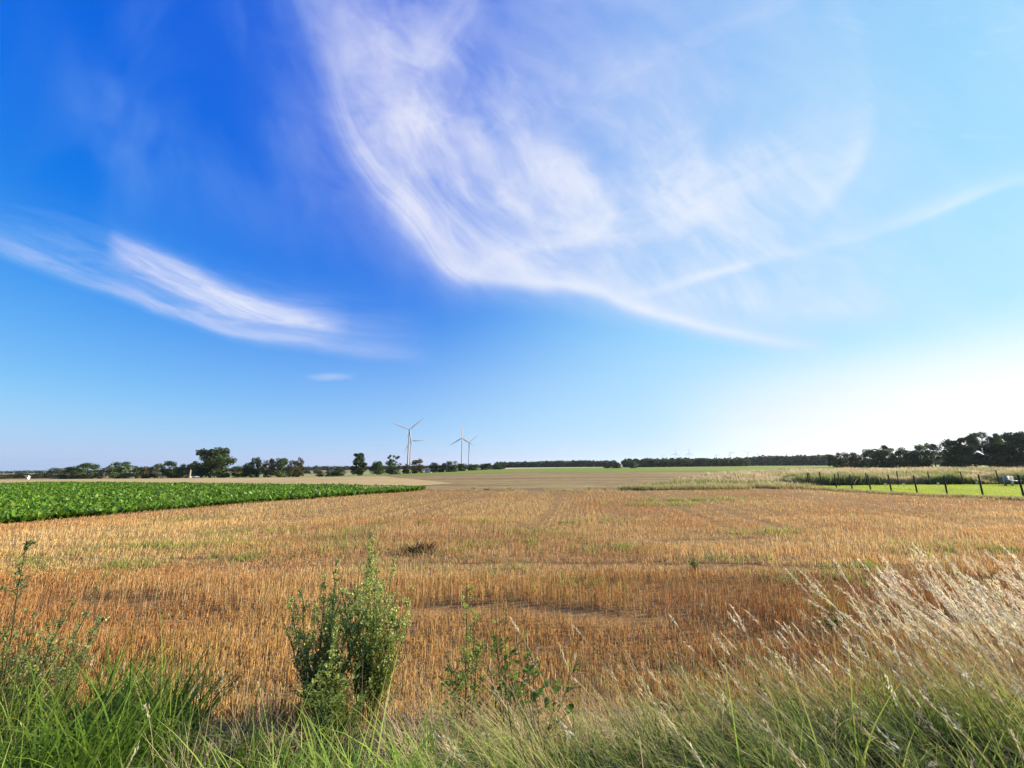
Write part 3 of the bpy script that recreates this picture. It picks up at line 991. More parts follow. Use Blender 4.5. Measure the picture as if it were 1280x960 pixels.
p = far_point(36.6, 280)
r = empty('hut', p, 'tiny white gabled hut in front of the low trees at the far left', 'hut', rz=0.5)
b = Bag()
r.scale = (0.62, 0.62, 0.9)
b.box((-1.2, -1.5, -0.2), (1.2, 1.5, 2.0), (0.78, 0.77, 0.74))
b.build('wall', M_PAINT, r)
b = Bag()
b.add(np.array([(-1.35, -1.6, 1.9), (1.35, -1.6, 1.9), (0, -1.6, 3.1), (-1.35, 1.6, 1.9), (1.35, 1.6, 1.9), (0, 1.6, 3.1)], float),
      np.array([[0, 1, 2, 2], [4, 3, 5, 5], [0, 2, 5, 3], [1, 4, 5, 2], [0, 3, 4, 1]])[2:], (0.62, 0.60, 0.57))
b.build('roof', M_PAINT, r)
b = Bag()
b.box((-0.45, -1.56, -0.1), (0.45, -1.5, 1.75), (0.25, 0.22, 0.2))
b.build('door', M_WOOD, r)

p = far_point(238, 238)
r = empty('stone_pillar', p, 'narrow pale stone pillar in front of the biggest tree', 'pillar')
b = Bag()
b.box((-0.75, -0.75, -0.3), (0.75, 0.75, 1.1), (0.34, 0.30, 0.24))
b.build('base', M_STONE, r)
b = Bag()
b.tube([(0, 0, 1.1), (0, 0, 3.6), (0, 0, 4.6), (0, 0, 5.1)], [0.62, 0.5, 0.42, 0.05], (0.36, 0.31, 0.24), 4)
b.build('shaft', M_STONE, r)

p = far_point(246, 240)
r = empty('parked_trailer', p, 'low white trailer at the foot of the biggest tree', 'trailer', rz=0.2)
b = Bag()
b.box((-1.5, -0.8, 0.45), (1.5, 0.8, 1.15), (0.78, 0.78, 0.76))
b.tube([(1.5, 0, 0.5), (2.5, 0, 0.45)], 0.05, (0.3, 0.3, 0.3), 5)
b.build('body', M_PAINT, r)
for sy in (-0.85, 0.85):
    b = Bag()
    th = np.linspace(0, 2 * math.pi, 13)
    b.tube(np.stack([0 * th, sy + np.array([-.1, .1] * 6 + [-.1]) * 0, 0 * th], 1)[:2] + np.array([[0, -0.1, 0.33], [0, 0.1, 0.33]]), 0.33, (0.02, 0.02, 0.02), 12)
    b.build('wheel', M_WIRE, r)

p = far_point(535.5, 275)
r = empty('shed', p, 'pale shed half hidden between the trees right of the largest turbine', 'shed', rz=-0.3)
b = Bag()
b.box((-2.0, -1.6, -0.3), (2.0, 1.6, 2.2), (0.62, 0.58, 0.52))
b.build('wall', M_PAINT, r)
b = Bag()
b.add(np.array([(-2.2, -1.8, 2.15), (2.2, -1.8, 2.15), (2.2, 0, 3.0), (-2.2, 0, 3.0), (2.2, 1.8, 2.15), (-2.2, 1.8, 2.15)], float),
      np.array([[0, 1, 2, 3], [3, 2, 4, 5], [0, 5, 4, 1]]), (0.45, 0.30, 0.24))
b.build('roof', M_PAINT, r)

# ------------------------------------------------------------------ fences and lawn
FRONT = [gnd(*q) for q in ((1012.3, 610.0), (1028.5, 611.0), (1046, 612.6), (1066, 614.0), (1089, 615.3), (1115, 616.6), (1147, 618.0), (1184, 619.8), (1229, 621.8), (1281, 625.0))]
BACK = [gnd(*q) for q in ((1014, 608.6), (1050, 608.2), (1085.5, 607.8), (1124, 607.2), (1163, 606.8), (1205, 606.6), (1249.5, 606.6), (1300, 606.6))]
e1 = FRONT[-1] - FRONT[-2]
FRONT += [FRONT[-1] + e1, FRONT[-1] + e1 * 2]
e2 = BACK[-1] - BACK[-2]
BACK += [BACK[-1] + e2, BACK[-1] + e2 * 2]


def fence(pts, label, hs, wires):
    root = empty('wire_fence', pts[0], label, 'fence', None)
    o = pts[0]
    tops = []
    for i, q in enumerate(pts):
        b = Bag()
        h = hs * random.uniform(0.93, 1.07)
        lx, ly = random.uniform(-0.05, 0.05), random.uniform(-0.05, 0.05)
        z = float(land(q.x, q.y))
        c = 0.045 * random.uniform(0.7, 1.4)
        a = np.array([q.x - o.x, q.y - o.y, z - 0.3 - o.z])
        e = a + np.array([lx, ly, h + 0.3])
        b.tube([a, a * 0.5 + e * 0.5, e - np.array([0, 0, 0.05]), e], [0.05, 0.047, 0.044, 0.025], (c, c * 0.85, c * 0.7), 8)
        b.build('post', M_WOOD, root, False)
        tops.append((a + np.array([0, 0, 0.3]), e))
    for f in wires:
        b = Bag()
        line = []
        for i, (a, e) in enumerate(tops):
            k = a * (1 - f) + e * f + np.array([0, -0.06, 0])
            if line:
                line.append((line[-1] + k) / 2 - np.array([0, 0, 0.02]))
            line.append(k)
        b.tube(line, 0.004, (0.25, 0.24, 0.22), 4)
        b.build('wire', M_WIRE, root, True)
    return root


fence(FRONT, 'front row of dark fence posts between the stubble and the bright lawn', 1.42, (0.25, 0.55, 0.92))
fence(BACK, 'back row of dark fence posts against the tall rough grass', 1.36, (0.3, 0.6, 0.92))

M_LAWN = ground_mat('lawn_turf', ((0.28, 0.36, 0.015), (0.34, 0.40, 0.02), (0.20, 0.27, 0.02)), (0.8, 0.2), 0.5, 20.0)
LAWN = [xy(q + Vector((0, -0.9, 0))) for q in FRONT] + [xy(q + Vector((0, 0.6, 0))) for q in BACK[::-1]]
poly_sheet('lawn', LAWN, M_LAWN, 0.05, 3.0)

WHITE = [((1107.5, 609.6), 'left end of the row'), ((1130.2, 609.2), 'second from the left'), ((1173.5, 608.6), 'beside the fourth back post'), ((1222, 607.2), 'right end of the row')]
for (q, lab) in WHITE + [((1138.6, 613.2), 'lying nearer, left of two'), ((1180.5, 615.0), 'lying nearer, right of two')]:
    w = gnd(*q)
    r = empty('marker_peg', (w.x, w.y, float(land(w.x, w.y)) + 0.03), 'small white peg on the lawn, ' + lab, 'peg', 'white pegs on the lawn')
    b = Bag()
    flat = 'nearer' in lab
    hh = 0.12 if flat else 0.34
    b.tube([(0, 0, -0.05), (0, 0, hh * 0.7), (0, 0, hh * 0.75), (0, 0, hh)], [0.03, 0.03, 0.09, 0.07], (0.8, 0.8, 0.78), 8)
    b.build('peg_body', M_PAINT, r, False)

g = gnd(1268, 608.0)
r = empty('garden_bench', (g.x, g.y, float(land(g.x, g.y)) + 0.05), 'light grey garden bench on the lawn before the back fence', 'bench', rz=0.25)
for i in range(3):
    pass
b = Bag()
for i in range(4):
    b.box((-0.75, -0.22 + i * 0.115, 0.42), (0.75, -0.12 + i * 0.115, 0.455), (0.30, 0.31, 0.30))
b.build('seat', M_PAINT, r)
b = Bag()
for i in range(3):
    b.box((-0.75, 0.24, 0.52 + i * 0.12), (0.75, 0.27, 0.61 + i * 0.12), (0.30, 0.31, 0.30))
b.build('backrest', M_PAINT, r)
for sx in (-0.62, 0.62):
    b = Bag()
    b.box((sx - 0.035, -0.2, 0), (sx + 0.035, -0.13, 0.417), (0.30, 0.31, 0.30))
    b.build('leg', M_PAINT, r)
    b = Bag()
    b.box((sx - 0.035, 0.273, 0), (sx + 0.035, 0.34, 0.88), (0.30, 0.31, 0.30))
    b.build('leg', M_PAINT, r)
g = gnd(1258, 607.8)
r = empty('short_stake', (g.x, g.y, float(land(g.x, g.y))), 'short dark stake standing left of the grey bench', 'stake')
b = Bag()
b.tube([(0, 0, -0.2), (0, 0, 0.62), (0.005, 0, 0.66)], [0.05, 0.045, 0.02], (0.04, 0.035, 0.03), 7)
b.build('stake_body', M_WOOD, r)


# ------------------------------------------------------------------ stubble
def scatter(n, y0, y1, halfw=1.42, pad=1.0, power=1.0):
    """points spread over the wedge of field in view; more of them near"""
    u = rng.random(n)
    y = y0 * (y1 / y0) ** u if power == 1.0 else y0 + (y1 - y0) * u ** power
    x = rng.uniform(-1, 1, n) * (halfw * y + pad)
    return x, y


tram = []
for pa, pb, wd in (((120, 757), (1080, 784), 0.30), ((300, 705), (1010, 712), 0.26), ((0, 690), (1280, 672), 0.22)):
    A, B_ = gnd(*pa), gnd(*pb)
    tram.append((A.x, A.y, (B_.y - A.y) / (B_.x - A.x), wd))
# two wheel tracks that run up the field with the drill rows
rowdir = ray(733, 583)
RD = Vector((rowdir.x, rowdir.y)).normalized()
HEAD = 13.6
q0 = gnd(735, 640)
AC0 = q0.x * RD.y - q0.y * RD.x


def stub_keep(x, y):
    k = np.ones(len(x))
    for ax, ay, sl, wd in tram:
        d = np.abs(y - (ay + (x - ax) * sl) - 0.40 * (vnoise(x, y * 0, 1.7, ay) - 0.5) - 0.16 * (vnoise(x, y * 0, 0.35, ay) - 0.5))
        wd = wd * (0.6 + 0.8 * vnoise(x, y * 0, 0.9, ay + 2))
        gap = sstep(wd, wd * 0.6, d) * sstep(0.34, 0.58, vnoise(x, 0 * y, 3.2, ay * 3))
        k *= 1 - 0.97 * gap
    return k


def stubble(n, y0, y1, wid, hgt, prism, bag):
    x, y = scatter(n, y0, y1, 1.42, 1.2)
    head = y < HEAD + 0.8 * np.sin(x * 0.3)
    # drill rows
    pitch = 0.125
    yr = np.round(y / pitch) * pitch + rng.normal(0, 0.014, n) + 0.04 * np.sin(x * 0.4)
    ac = x * RD.y - y * RD.x
    al = x * RD.x + y * RD.y
    pt = 0.25
    ac2 = np.round(ac / pt) * pt + rng.normal(0, 1, n) * (0.058 + 0.09 * sstep(1.2, 3.5, np.abs(ac - AC0))) + 0.12 * (vnoise(x, y, 4.0, 2.2) - 0.5)
    x2, y2 = ac2 * RD.y + al * RD.x, -ac2 * RD.x + al * RD.y
    x, y = np.where(head, x, x2), np.where(head, yr, y2)
    dens = np.clip(0.35 + 1.3 * fbm(x, y, 2.4, 1.0), 0, 1) * np.where(y < 12, 0.35 + 0.95 * sstep(0.25, 0.6, vnoise(x, y, 0.11, 5.0)), 1.0)
    ok = in_poly(x, y, STUBBLE) & (y > 3.25 + 0.5 * vnoise(x, 0 * y, 0.9, 3.0)) & (rng.random(n) < stub_keep(x, y) * dens)
    x, y = x[ok], y[ok]
    n = len(x)
    z = land(x, y) + 0.02
    P = np.stack([x, y, z], 1)
    hd = y < HEAD
    band = np.where(hd, fbm(x * 0.14, y, 0.75, 17.0, 3), fbm((x * RD.y - y * RD.x) * 1.0, (x * RD.x + y * RD.y) * 0.05, 1.1, 19.0, 3))
    h = hgt * rng.uniform(0.55, 1.25, n) * (0.45 + 0.5 * fbm(x, y, 3.0, 7.0) + 0.65 * sstep(0.3, 0.7, band))
    acs = x * RD.y - y * RD.x - AC0
    for tc_ in (-9.4, -7.6, -1.9, 4.6, 6.4, 13.0, 14.8):            # wheel tracks pressed into the stubble
        tk = sstep(0.42, 0.15, np.abs(acs - tc_ - 0.3 * (vnoise(x, y, 5.0, 6.0) - 0.5))) * ~hd
        h = h * (1 - 0.62 * tk)
    red = np.clip(sstep(0.42, 0.66, fbm(x, y, 6.0, 3.0)) * 0.7 + 0.36 * sstep(-0.5, 0.7, x / y) + rng.normal(0, 0.22, n), 0, 1)
    c = blend((0.66, 0.440, 0.170), (0.45, 0.215, 0.075), red)
    pale = (rng.random(n) < 0.10 + 0.30 * sstep(0.45, 0.7, fbm(x * 0.3, y, 1.5, 33.0)))
    c[pale] = (0.66, 0.50, 0.26)
    grn = sstep(0.60, 0.76, fbm(x, y, 5.0, 12.0)) * rng.random(n)
    c = c * (1 - grn[:, None]) + np.array([0.20, 0.24, 0.05]) * grn[:, None]
    c = np.clip(c * np.exp(rng.normal(0, 0.22, (n, 1))), 0, 0.85)
    az = rng.uniform(0, 2 * math.pi, n)
    a0 = np.abs(rng.normal(0, 0.12, n))
    if prism:
        ring = np.array([0, 2.094, 4.189])
        dirx, diry = np.cos(az) * np.sin(a0) * h, np.sin(az) * np.sin(a0) * h
        top = P + np.stack([dirx, diry, h * np.cos(a0)], 1)
        rr = wid * rng.uniform(0.7, 1.3, n) * 0.5
        ph = rng.uniform(0, 6.28, n)[:, None] + ring[None]
        off = np.stack([np.cos(ph) * rr[:, None], np.sin(ph) * rr[:, None], 0 * ph], -1)
        v = np.concatenate([P[:, None, :] + off, top[:, None, :] + off * 0.9], 1).reshape(-1, 3)
        i = (np.arange(n) * 6)[:, None]
        f = np.stack([np.concatenate([i + j, i + (j + 1) % 3, i + 3 + (j + 1) % 3, i + 3 + j], 1) for j in range(3)], 1).reshape(-1, 4)
        bag.add(v, f, np.repeat(c, 6, 0))
    else:
        bag.ribbons(P, az, h, wid * rng.uniform(0.7, 1.3, n), a0, 0.1, 1, c, prof='straw')
    return x, y, z


sb = Bag()
stubble(105000, 3.2, 8.5, 0.0047, 0.185, True, sb)
stubble(130000, 8.0, 17.0, 0.0065, 0.130, False, sb)
stubble(150000, 16.0, 46.0, 0.010, 0.105, False, sb)
o = sb.build('stubble', M_STRAW)
prop(o, 'cut golden brown cereal stubble covering the field', 'stubble', None, 'stuff')

# straw left lying between the rows
lb = Bag()
for n, y0, y1, wd, ln in ((80000, 3.1, 9, 0.004, 0.15), (80000, 9, 40, 0.008, 0.24)):
    x, y = scatter(n, y0, y1)
    ok = in_poly(x, y, STUBBLE) & (rng.random(n) < stub_keep(x, y) * (0.3 + 1.1 * fbm(x, y, 1.6, 41.0)))
    x, y = x[ok], y[ok]
    n = len(x)
    P = np.stack([x, y, land(x, y) + 0.035 + rng.exponential(0.025, n)], 1)
    c = vary((0.56, 0.40, 0.19), n, 0.28, 0.08)
    lb.ribbons(P, rng.uniform(0, 6.28, n), ln * rng.uniform(0.4, 1.3, n), wd, rng.normal(1.5, 0.16, n), rng.normal(0, 0.3, n), 2, c, prof='straw')
o = lb.build('loose_straw', M_STRAW)
prop(o, 'loose straw lying between the stubble rows', 'straw', None, 'stuff')

# green regrowth in patches through the stubble
gb = Bag()
spots = [(300, 700, 1.4, 0.5), (770, 690, 1.2, 0.5), (1110, 715, 1.2, 0.5), (620, 720, 0.9, 0.5), (960, 668, 2.0, 0.6), (150, 712, 1.2, 0.5), (660, 668, 1.6, 0.5), (780, 752, 0.6, 0.3), (560, 740, 0.7, 0.4), (230, 685, 2.2, 0.8), (680, 682, 1.5, 0.9), (905, 700, 1.0, 0.5), (60, 700, 2.2, 1.6), (1020, 730, 1.0, 0.6), (590, 690, 1.4, 1.0), (1030, 765, 0.7, 0.4),
         (820, 632, 3.5, 0.6), (860, 626, 4.0, 0.7), (560, 655, 3.0, 0.7), (700, 655, 2.6, 0.5), (480, 720, 0.9, 0.5), (100, 730, 1.2, 0.5), (430, 690, 1.4, 0.8), (330, 668, 3.2, 0.8), (1190, 690, 2.0, 0.8), (720, 735, 0.7, 0.4)]
for px, py, rx, ry in spots:
    q = gnd(px, py)
    n = int(560 * rx * min(ry, 1.0) * (1.0 if q.y < 12 else 0.7))
    x, y = q.x + rng.normal(0, rx * 0.55, n), q.y + rng.normal(0, ry * 0.55, n)
    keep = vnoise(x, y, 0.5, 9.0) > 0.45
    x, y = x[keep], y[keep]
    n = len(x)
    if n == 0:
        continue
    P = np.stack([x, y, land(x, y) + 0.02], 1)
    c = vary((0.17, 0.22, 0.045), n, 0.25, 0.10)
    gb.ribbons(P, rng.uniform(0, 6.28, n), rng.uniform(0.10, 0.30, n), 0.010 + 0.0008 * y, rng.uniform(0.05, 0.5, n), rng.uniform(0, 0.9, n), 3, c, tipcol=(0.32, 0.34, 0.09))
x, y = scatter(9000, 5, 34)
ok = in_poly(x, y, STUBBLE) & (fbm(x, y, 5.0, 12.0) > 0.52)
x, y = x[ok], y[ok]
n = len(x)
P = np.stack([x, y, land(x, y) + 0.02], 1)
gb.ribbons(P, rng.uniform(0, 6.28, n), rng.uniform(0.08, 0.24, n), 0.008 + 0.0008 * y, rng.uniform(0.05, 0.5, n), rng.uniform(0, 0.9, n), 2, vary((0.20, 0.23, 0.05), n), tipcol=(0.32, 0.32, 0.10))
o = gb.build('green_regrowth', M_GRASS)
prop(o, 'green regrowth sprouting in patches between the stubble', 'weeds', None, 'stuff')

# ------------------------------------------------------------------ beet crop
bb = Bag()
rows = []
ux, uy = BEET_NEAR[-1][0] - BEET_NEAR[1][0], BEET_NEAR[-1][1] - BEET_NEAR[1][1]
ul = math.hypot(ux, uy)
ux, uy = ux / ul, uy / ul
nx_, ny_ = -uy, ux
for k in range(160):
    off = 0.25 + k * 0.48
    sp = 0.22 if k < 12 else 0.34
    s_ = np.arange(-90, 48, sp)
    x = BEET_NEAR[1][0] + ux * s_ + nx_ * off + rng.normal(0, 0.05, len(s_))
    y = BEET_NEAR[1][1] + uy * s_ + ny_ * off + rng.normal(0, 0.05, len(s_))
    ok = in_poly(x, y, BEET) & (x / np.maximum(y, 1) > -1.55) & (y > 5)
    rows.append(np.stack([x[ok], y[ok]], 1))
PL = np.concatenate(rows)
for nl, m_ in ((14, PL[:, 1] < 26), (8, PL[:, 1] >= 26)):
    Q = PL[m_]
    n = len(Q) * nl
    Q = np.repeat(Q, nl, 0)
    az = rng.uniform(0, 6.28, n)
    P = np.stack([Q[:, 0] + 0.03 * np.cos(az), Q[:, 1] + 0.03 * np.sin(az), land(Q[:, 0], Q[:, 1]) + 0.06], 1)
    L = rng.uniform(0.24, 0.46, n) * (0.70 + 0.65 * fbm(Q[:, 0], Q[:, 1], 4.0, 2.0))
    W = L * (0.36 if nl > 8 else 0.55)
    c = vary((0.105, 0.20, 0.016), n, 0.22, 0.08)
    c[rng.random(n) < 0.012] = (0.20, 0.25, 0.04)
    bb.ribbons(P, az, L, W, rng.uniform(0.05, 0.5, n), rng.uniform(0.3, 1.5, n), 3 if nl > 8 else 2, c, wa=az + math.pi / 2 + rng.normal(0, 0.35, n), prof='leaf')
o = bb.build('beet_crop', M_BEET)
prop(o, 'dense green beet crop with broad glossy leaves', 'crop', None, 'stuff')


# ------------------------------------------------------------------ lawn blades, rough grass, field margins
lw = Bag()
n = 60000
x, y = rng.uniform(13, 62, n), rng.uniform(22, 48, n)
ok = in_poly(x, y, LAWN)
x, y = x[ok], y[ok]
n = len(x)
P = np.stack([x, y, land(x, y) + 0.05], 1)
edge = sstep(0.62, 0.72, vnoise(x, y, 1.6, 3.0))
lw.ribbons(P, rng.uniform(0, 6.28, n), rng.uniform(0.04, 0.08, n) * (1 + edge), 0.02, rng.uniform(0, 0.6, n), rng.uniform(0, 0.8, n), 2, vary((0.30, 0.38, 0.015), n, 0.15, 0.06), tipcol=(0.42, 0.46, 0.05))
o = lw.build('lawn_grass', M_GRASS)
prop(o, 'short bright yellow-green grass of the fenced lawn', 'grass', None, 'stuff')

rg = Bag()


def rough(n, poly, h, wd, dry, up=0.0, hmul=1.0):
    xs_, ys_ = [p[0] for p in poly], [p[1] for p in poly]
    y = np.exp(rng.uniform(math.log(min(ys_)), math.log(max(ys_)), n))
    x = rng.uniform(-1, 1, n)
    x = (min(xs_) + max(xs_)) / 2 + x * (max(xs_) - min(xs_)) / 2
    ok = in_poly(x, y, poly)
    x, y = x[ok], y[ok]
    n = len(x)
    k = fbm(x, y, 7.0, 5.0)
    hh = h * (0.12 + 1.15 * sstep(0.25, 0.75, k)) * rng.uniform(0.6, 1.15, n) * (0.30 + 0.70 * sstep(12, 30, x))
    P = np.stack([x, y, land(x, y)], 1)
    g_ = np.clip(sstep(0.35, 0.62, fbm(x, y, 9.0, 21.0)) + rng.normal(0, 0.2, n) - dry, 0, 1)
    red = sstep(0.55, 0.7, fbm(x, y, 6.0, 51.0))[:, None]
    c = blend((0.34, 0.25, 0.12), (0.075, 0.11, 0.020), g_) * (1 - 0.6 * red) + np.array([0.20, 0.10, 0.06]) * 0.6 * red
    c = c * np.exp(rng.normal(0, 0.25, (n, 1)))
    tip = blend((0.56, 0.45, 0.30), (0.24, 0.26, 0.09), g_)
    rg.ribbons(P, math.pi + rng.normal(0, 0.9, n), hh * hmul, wd * (0.6 + y / 50.0), rng.uniform(0.0, 0.35, n), rng.uniform(0.1, 0.8, n), 3, np.clip(c, 0, 0.8), prof='leaf', tipcol=tip)


ROUGH = [(13.0, 47.0)] + [xy(gnd(px, py)) for px, py in ((840, 612.4), (900, 612.0), (1000, 609.6))] + [xy(q + Vector((0, 1.0, 0))) for q in BACK] + [(120, 50), (190, 120), (110, 150), (60, 110), (34, 72), (20, 53)]
rough(120000, ROUGH, 0.95, 0.045, 0.15)
# taller pale stand right behind the back fence and the reddish dock patch
BACKSTRIP = [xy(q + Vector((-1.0, 1.2, 0))) for q in BACK] + [xy(q + Vector((3, 8, 0))) for q in BACK[::-1]]
rough(42000, BACKSTRIP, 1.12, 0.045, 0.05)
# grass along the far edge of the stubble and round the beet corner
def margin(px0, py0, px1, py1, n, h, spread, green):
    A, B_ = gnd(px0, py0), gnd(px1, py1)
    t = rng.random(n)
    x = A.x + (B_.x - A.x) * t + rng.normal(0, spread, n)
    y = A.y + (B_.y - A.y) * t + rng.normal(0, spread, n)
    k = fbm(x, y, 2.2, 8.0)
    ok = k > 0.38
    x, y, k = x[ok], y[ok], k[ok]
    n = len(x)
    P = np.stack([x, y, land(x, y)], 1)
    g_ = np.clip(green + rng.normal(0, 0.25, n), 0, 1)
    c = blend((0.40, 0.28, 0.12), (0.10, 0.15, 0.03), g_) * np.exp(rng.normal(0, 0.2, (n, 1)))
    rg.ribbons(P, rng.uniform(0, 6.28, n), h * (0.4 + 1.1 * k) * rng.uniform(0.5, 1.2, n), 0.03, rng.uniform(0, 0.4, n), rng.uniform(0, 0.9, n), 3, np.clip(c, 0, 0.8), tipcol=(0.45, 0.38, 0.18))


margin(520, 613.6, 785, 613.4, 2600, 0.22, 0.35, 0.2)
margin(778, 612.6, 830, 612.4, 1800, 0.50, 0.35, 0.85)
margin(840, 612.0, 1010, 610.6, 5200, 0.55, 0.7, 0.55)
margin(455, 614.5, 530, 612.0, 2600, 0.50, 0.45, 0.95)
margin(1000, 610.8, 1100, 616.8, 3000, 0.30, 0.45, 0.75)
margin(1100, 617.2, 1285, 626.5, 5200, 0.24, 0.35, 0.8)
margin(1285, 626.5, 1400, 634.0, 2000, 0.24, 0.35, 0.8)
for px, py in ((592, 612.6), (608, 612.9), (638, 612.8), (676, 612.8), (738, 612.8), (756, 612.8)):
    margin(px - 3, py, px + 3, py, 130, 0.42, 0.12, 0.5)
o = rg.build('rough_grass', M_GRASS)
prop(o, 'tall rough grass with pale dry tops along the field edges', 'grass', None, 'stuff')


# ------------------------------------------------------------------ the verge in front
M_VERGE = ground_mat('verge_soil', ((0.05, 0.045, 0.02), (0.09, 0.075, 0.035), (0.06, 0.075, 0.02)), (3.0, 0.7), 0.7, 18.0)
poly_sheet('verge', [(-12, -3), (12, -3), (12, 3.3), (-12, 3.3)], M_VERGE, 0.045, 0.7)


def tufts(bag, centres, per, L, W, col, tip, a0=(0.05, 0.55), a1=(0.3, 1.3), rad=0.10, az_mean=None, az_sd=9.0, segs=6, sd_col=0.25):
    C = np.repeat(np.asarray(centres, float), per, 0)
    n = len(C)
    az = rng.uniform(0, 6.28, n) if az_mean is None else az_mean + rng.normal(0, az_sd, n)
    rr = rad * np.sqrt(rng.random(n))
    th = rng.uniform(0, 6.28, n)
    x, y = C[:, 0] + rr * np.cos(th), C[:, 1] + rr * np.sin(th)
    P = np.stack([x, y, land(x, y) + 0.03], 1)
    tw = rng.lognormal(0, 0.18, len(centres))
    l = rng.uniform(*L, n) * np.repeat(tw, per)
    bag.ribbons(P, az, l, rng.uniform(*W, n), rng.uniform(*a0, n), rng.uniform(*a1, n), segs, vary(col, n, sd_col, 0.10),
                wa=az + math.pi / 2 + rng.normal(0, 0.7, n), tipcol=tip, tipmix=0.8)


def field_pts(n, x0, x1, y0, y1, gap=0.0, off=0.0, sc=0.6):
    x, y = rng.uniform(x0, x1, n), rng.uniform(y0, y1, n)
    k = vnoise(x, y, sc, off) > gap
    return np.stack([x[k], y[k]], 1)


def laid(n):
    """tuft by tuft, how far and which way the grass leans"""
    return rng.normal(0, 0.5, n)


vg = Bag()
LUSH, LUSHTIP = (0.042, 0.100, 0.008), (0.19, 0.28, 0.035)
# low cover everywhere on the verge, dead growth and shade darkened into its colour
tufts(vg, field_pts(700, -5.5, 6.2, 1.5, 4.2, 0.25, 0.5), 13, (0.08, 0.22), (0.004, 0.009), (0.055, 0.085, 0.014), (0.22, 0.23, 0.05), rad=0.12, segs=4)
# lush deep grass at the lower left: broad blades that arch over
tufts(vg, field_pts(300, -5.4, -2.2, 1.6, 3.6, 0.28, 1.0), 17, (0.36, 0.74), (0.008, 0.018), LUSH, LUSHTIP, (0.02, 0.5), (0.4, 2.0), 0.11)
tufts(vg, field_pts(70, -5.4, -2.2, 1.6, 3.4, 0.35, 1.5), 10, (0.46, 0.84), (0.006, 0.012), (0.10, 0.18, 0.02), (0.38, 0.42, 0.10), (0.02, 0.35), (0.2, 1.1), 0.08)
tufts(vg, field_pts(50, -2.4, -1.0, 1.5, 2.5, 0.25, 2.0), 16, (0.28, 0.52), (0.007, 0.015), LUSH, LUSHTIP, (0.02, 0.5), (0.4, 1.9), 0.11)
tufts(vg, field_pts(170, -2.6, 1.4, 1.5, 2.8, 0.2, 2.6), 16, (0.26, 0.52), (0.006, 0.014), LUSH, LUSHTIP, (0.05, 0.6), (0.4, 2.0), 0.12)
tufts(vg, field_pts(90, -2.5, 2.5, 2.4, 3.3, 0.3, 2.9), 14, (0.10, 0.26), (0.005, 0.010), (0.075, 0.115, 0.018), (0.30, 0.29, 0.08), (0.05, 0.7), (0.4, 1.6), 0.12)
tufts(vg, field_pts(70, -1.0, 1.3, 2.5, 3.5, 0.2, 2.2), 14, (0.18, 0.40), (0.004, 0.010), (0.095, 0.135, 0.022), (0.36, 0.34, 0.12), (0.05, 0.7), (0.4, 1.8), 0.13)
# bright tufts at the bottom, left of the middle
tufts(vg, field_pts(46, -1.2, -0.1, 1.6, 2.4, 0.0, 3.0), 24, (0.36, 0.66), (0.008, 0.017), (0.135, 0.25, 0.022), (0.42, 0.52, 0.12), (0.02, 0.6), (0.5, 2.0), 0.10)
# right: long grass laid over to the left by the wind, clump by clump
for k, (n_, x0, x1, y0, y1, l0, l1, gp) in enumerate(((90, 0.0, 1.5, 1.5, 2.6, 0.38, 0.66, 0.36), (170, 1.2, 3.0, 1.6, 3.0, 0.42, 0.80, 0.34), (200, 2.8, 6.4, 1.8, 3.5, 0.46, 0.86, 0.30))):
    C = field_pts(n_, x0, x1, y0, y1, gp, 4.0 + k, 0.5)
    for sel in np.array_split(rng.permutation(len(C)), 9):
        if len(sel):
            tufts(vg, C[sel], 17, (l0, l1), (0.005, 0.013), (0.060, 0.130, 0.012) if rng.random() < 0.65 else (0.14, 0.17, 0.03), (0.36, 0.40, 0.10), (0.1, 0.6), (0.2, 1.5), 0.11,
                  math.pi + float(rng.normal(0.1, 0.5)), 0.6)
o = vg.build('verge_grass', M_GRASS)
prop(o, 'long green grass of the verge in the foreground', 'grass', None, 'stuff')

# dry grass: bleached blades, stems and old thatch
dg = Bag()
DRY, DRYTIP = (0.42, 0.32, 0.15), (0.72, 0.60, 0.38)
for k, (n_, x0, x1, y0, y1, l0, l1, gp) in enumerate(((110, -0.5, 2.2, 1.7, 2.8, 0.30, 0.64, 0.30), (110, -0.9, 2.2, 2.5, 3.7, 0.18, 0.44, 0.30), (150, 1.8, 6.4, 1.9, 3.9, 0.36, 0.76, 0.28))):
    C = field_pts(n_, x0, x1, y0, y1, gp, 6.0 + k, 0.5)
    for sel in np.array_split(rng.permutation(len(C)), 9):
        if len(sel):
            tufts(dg, C[sel], 20, (l0, l1), (0.0025, 0.006), DRY, DRYTIP, (0.15, 0.8), (0.2, 1.6), 0.13, math.pi + float(rng.normal(0, 0.55)), 0.7)
tufts(dg, field_pts(60, -5.0, -0.3, 2.4, 4.2, 0.3, 8.0), 12, (0.16, 0.40), (0.003, 0.006), DRY, DRYTIP, (0.1, 0.7), (0.3, 1.4), 0.13)
tufts(dg, field_pts(16, -2.0, -1.0, 2.0, 3.0, 0.2, 9.0), 20, (0.24, 0.50), (0.003, 0.005), (0.26, 0.21, 0.09), DRYTIP, (0.05, 0.4), (0.2, 0.9), 0.12)
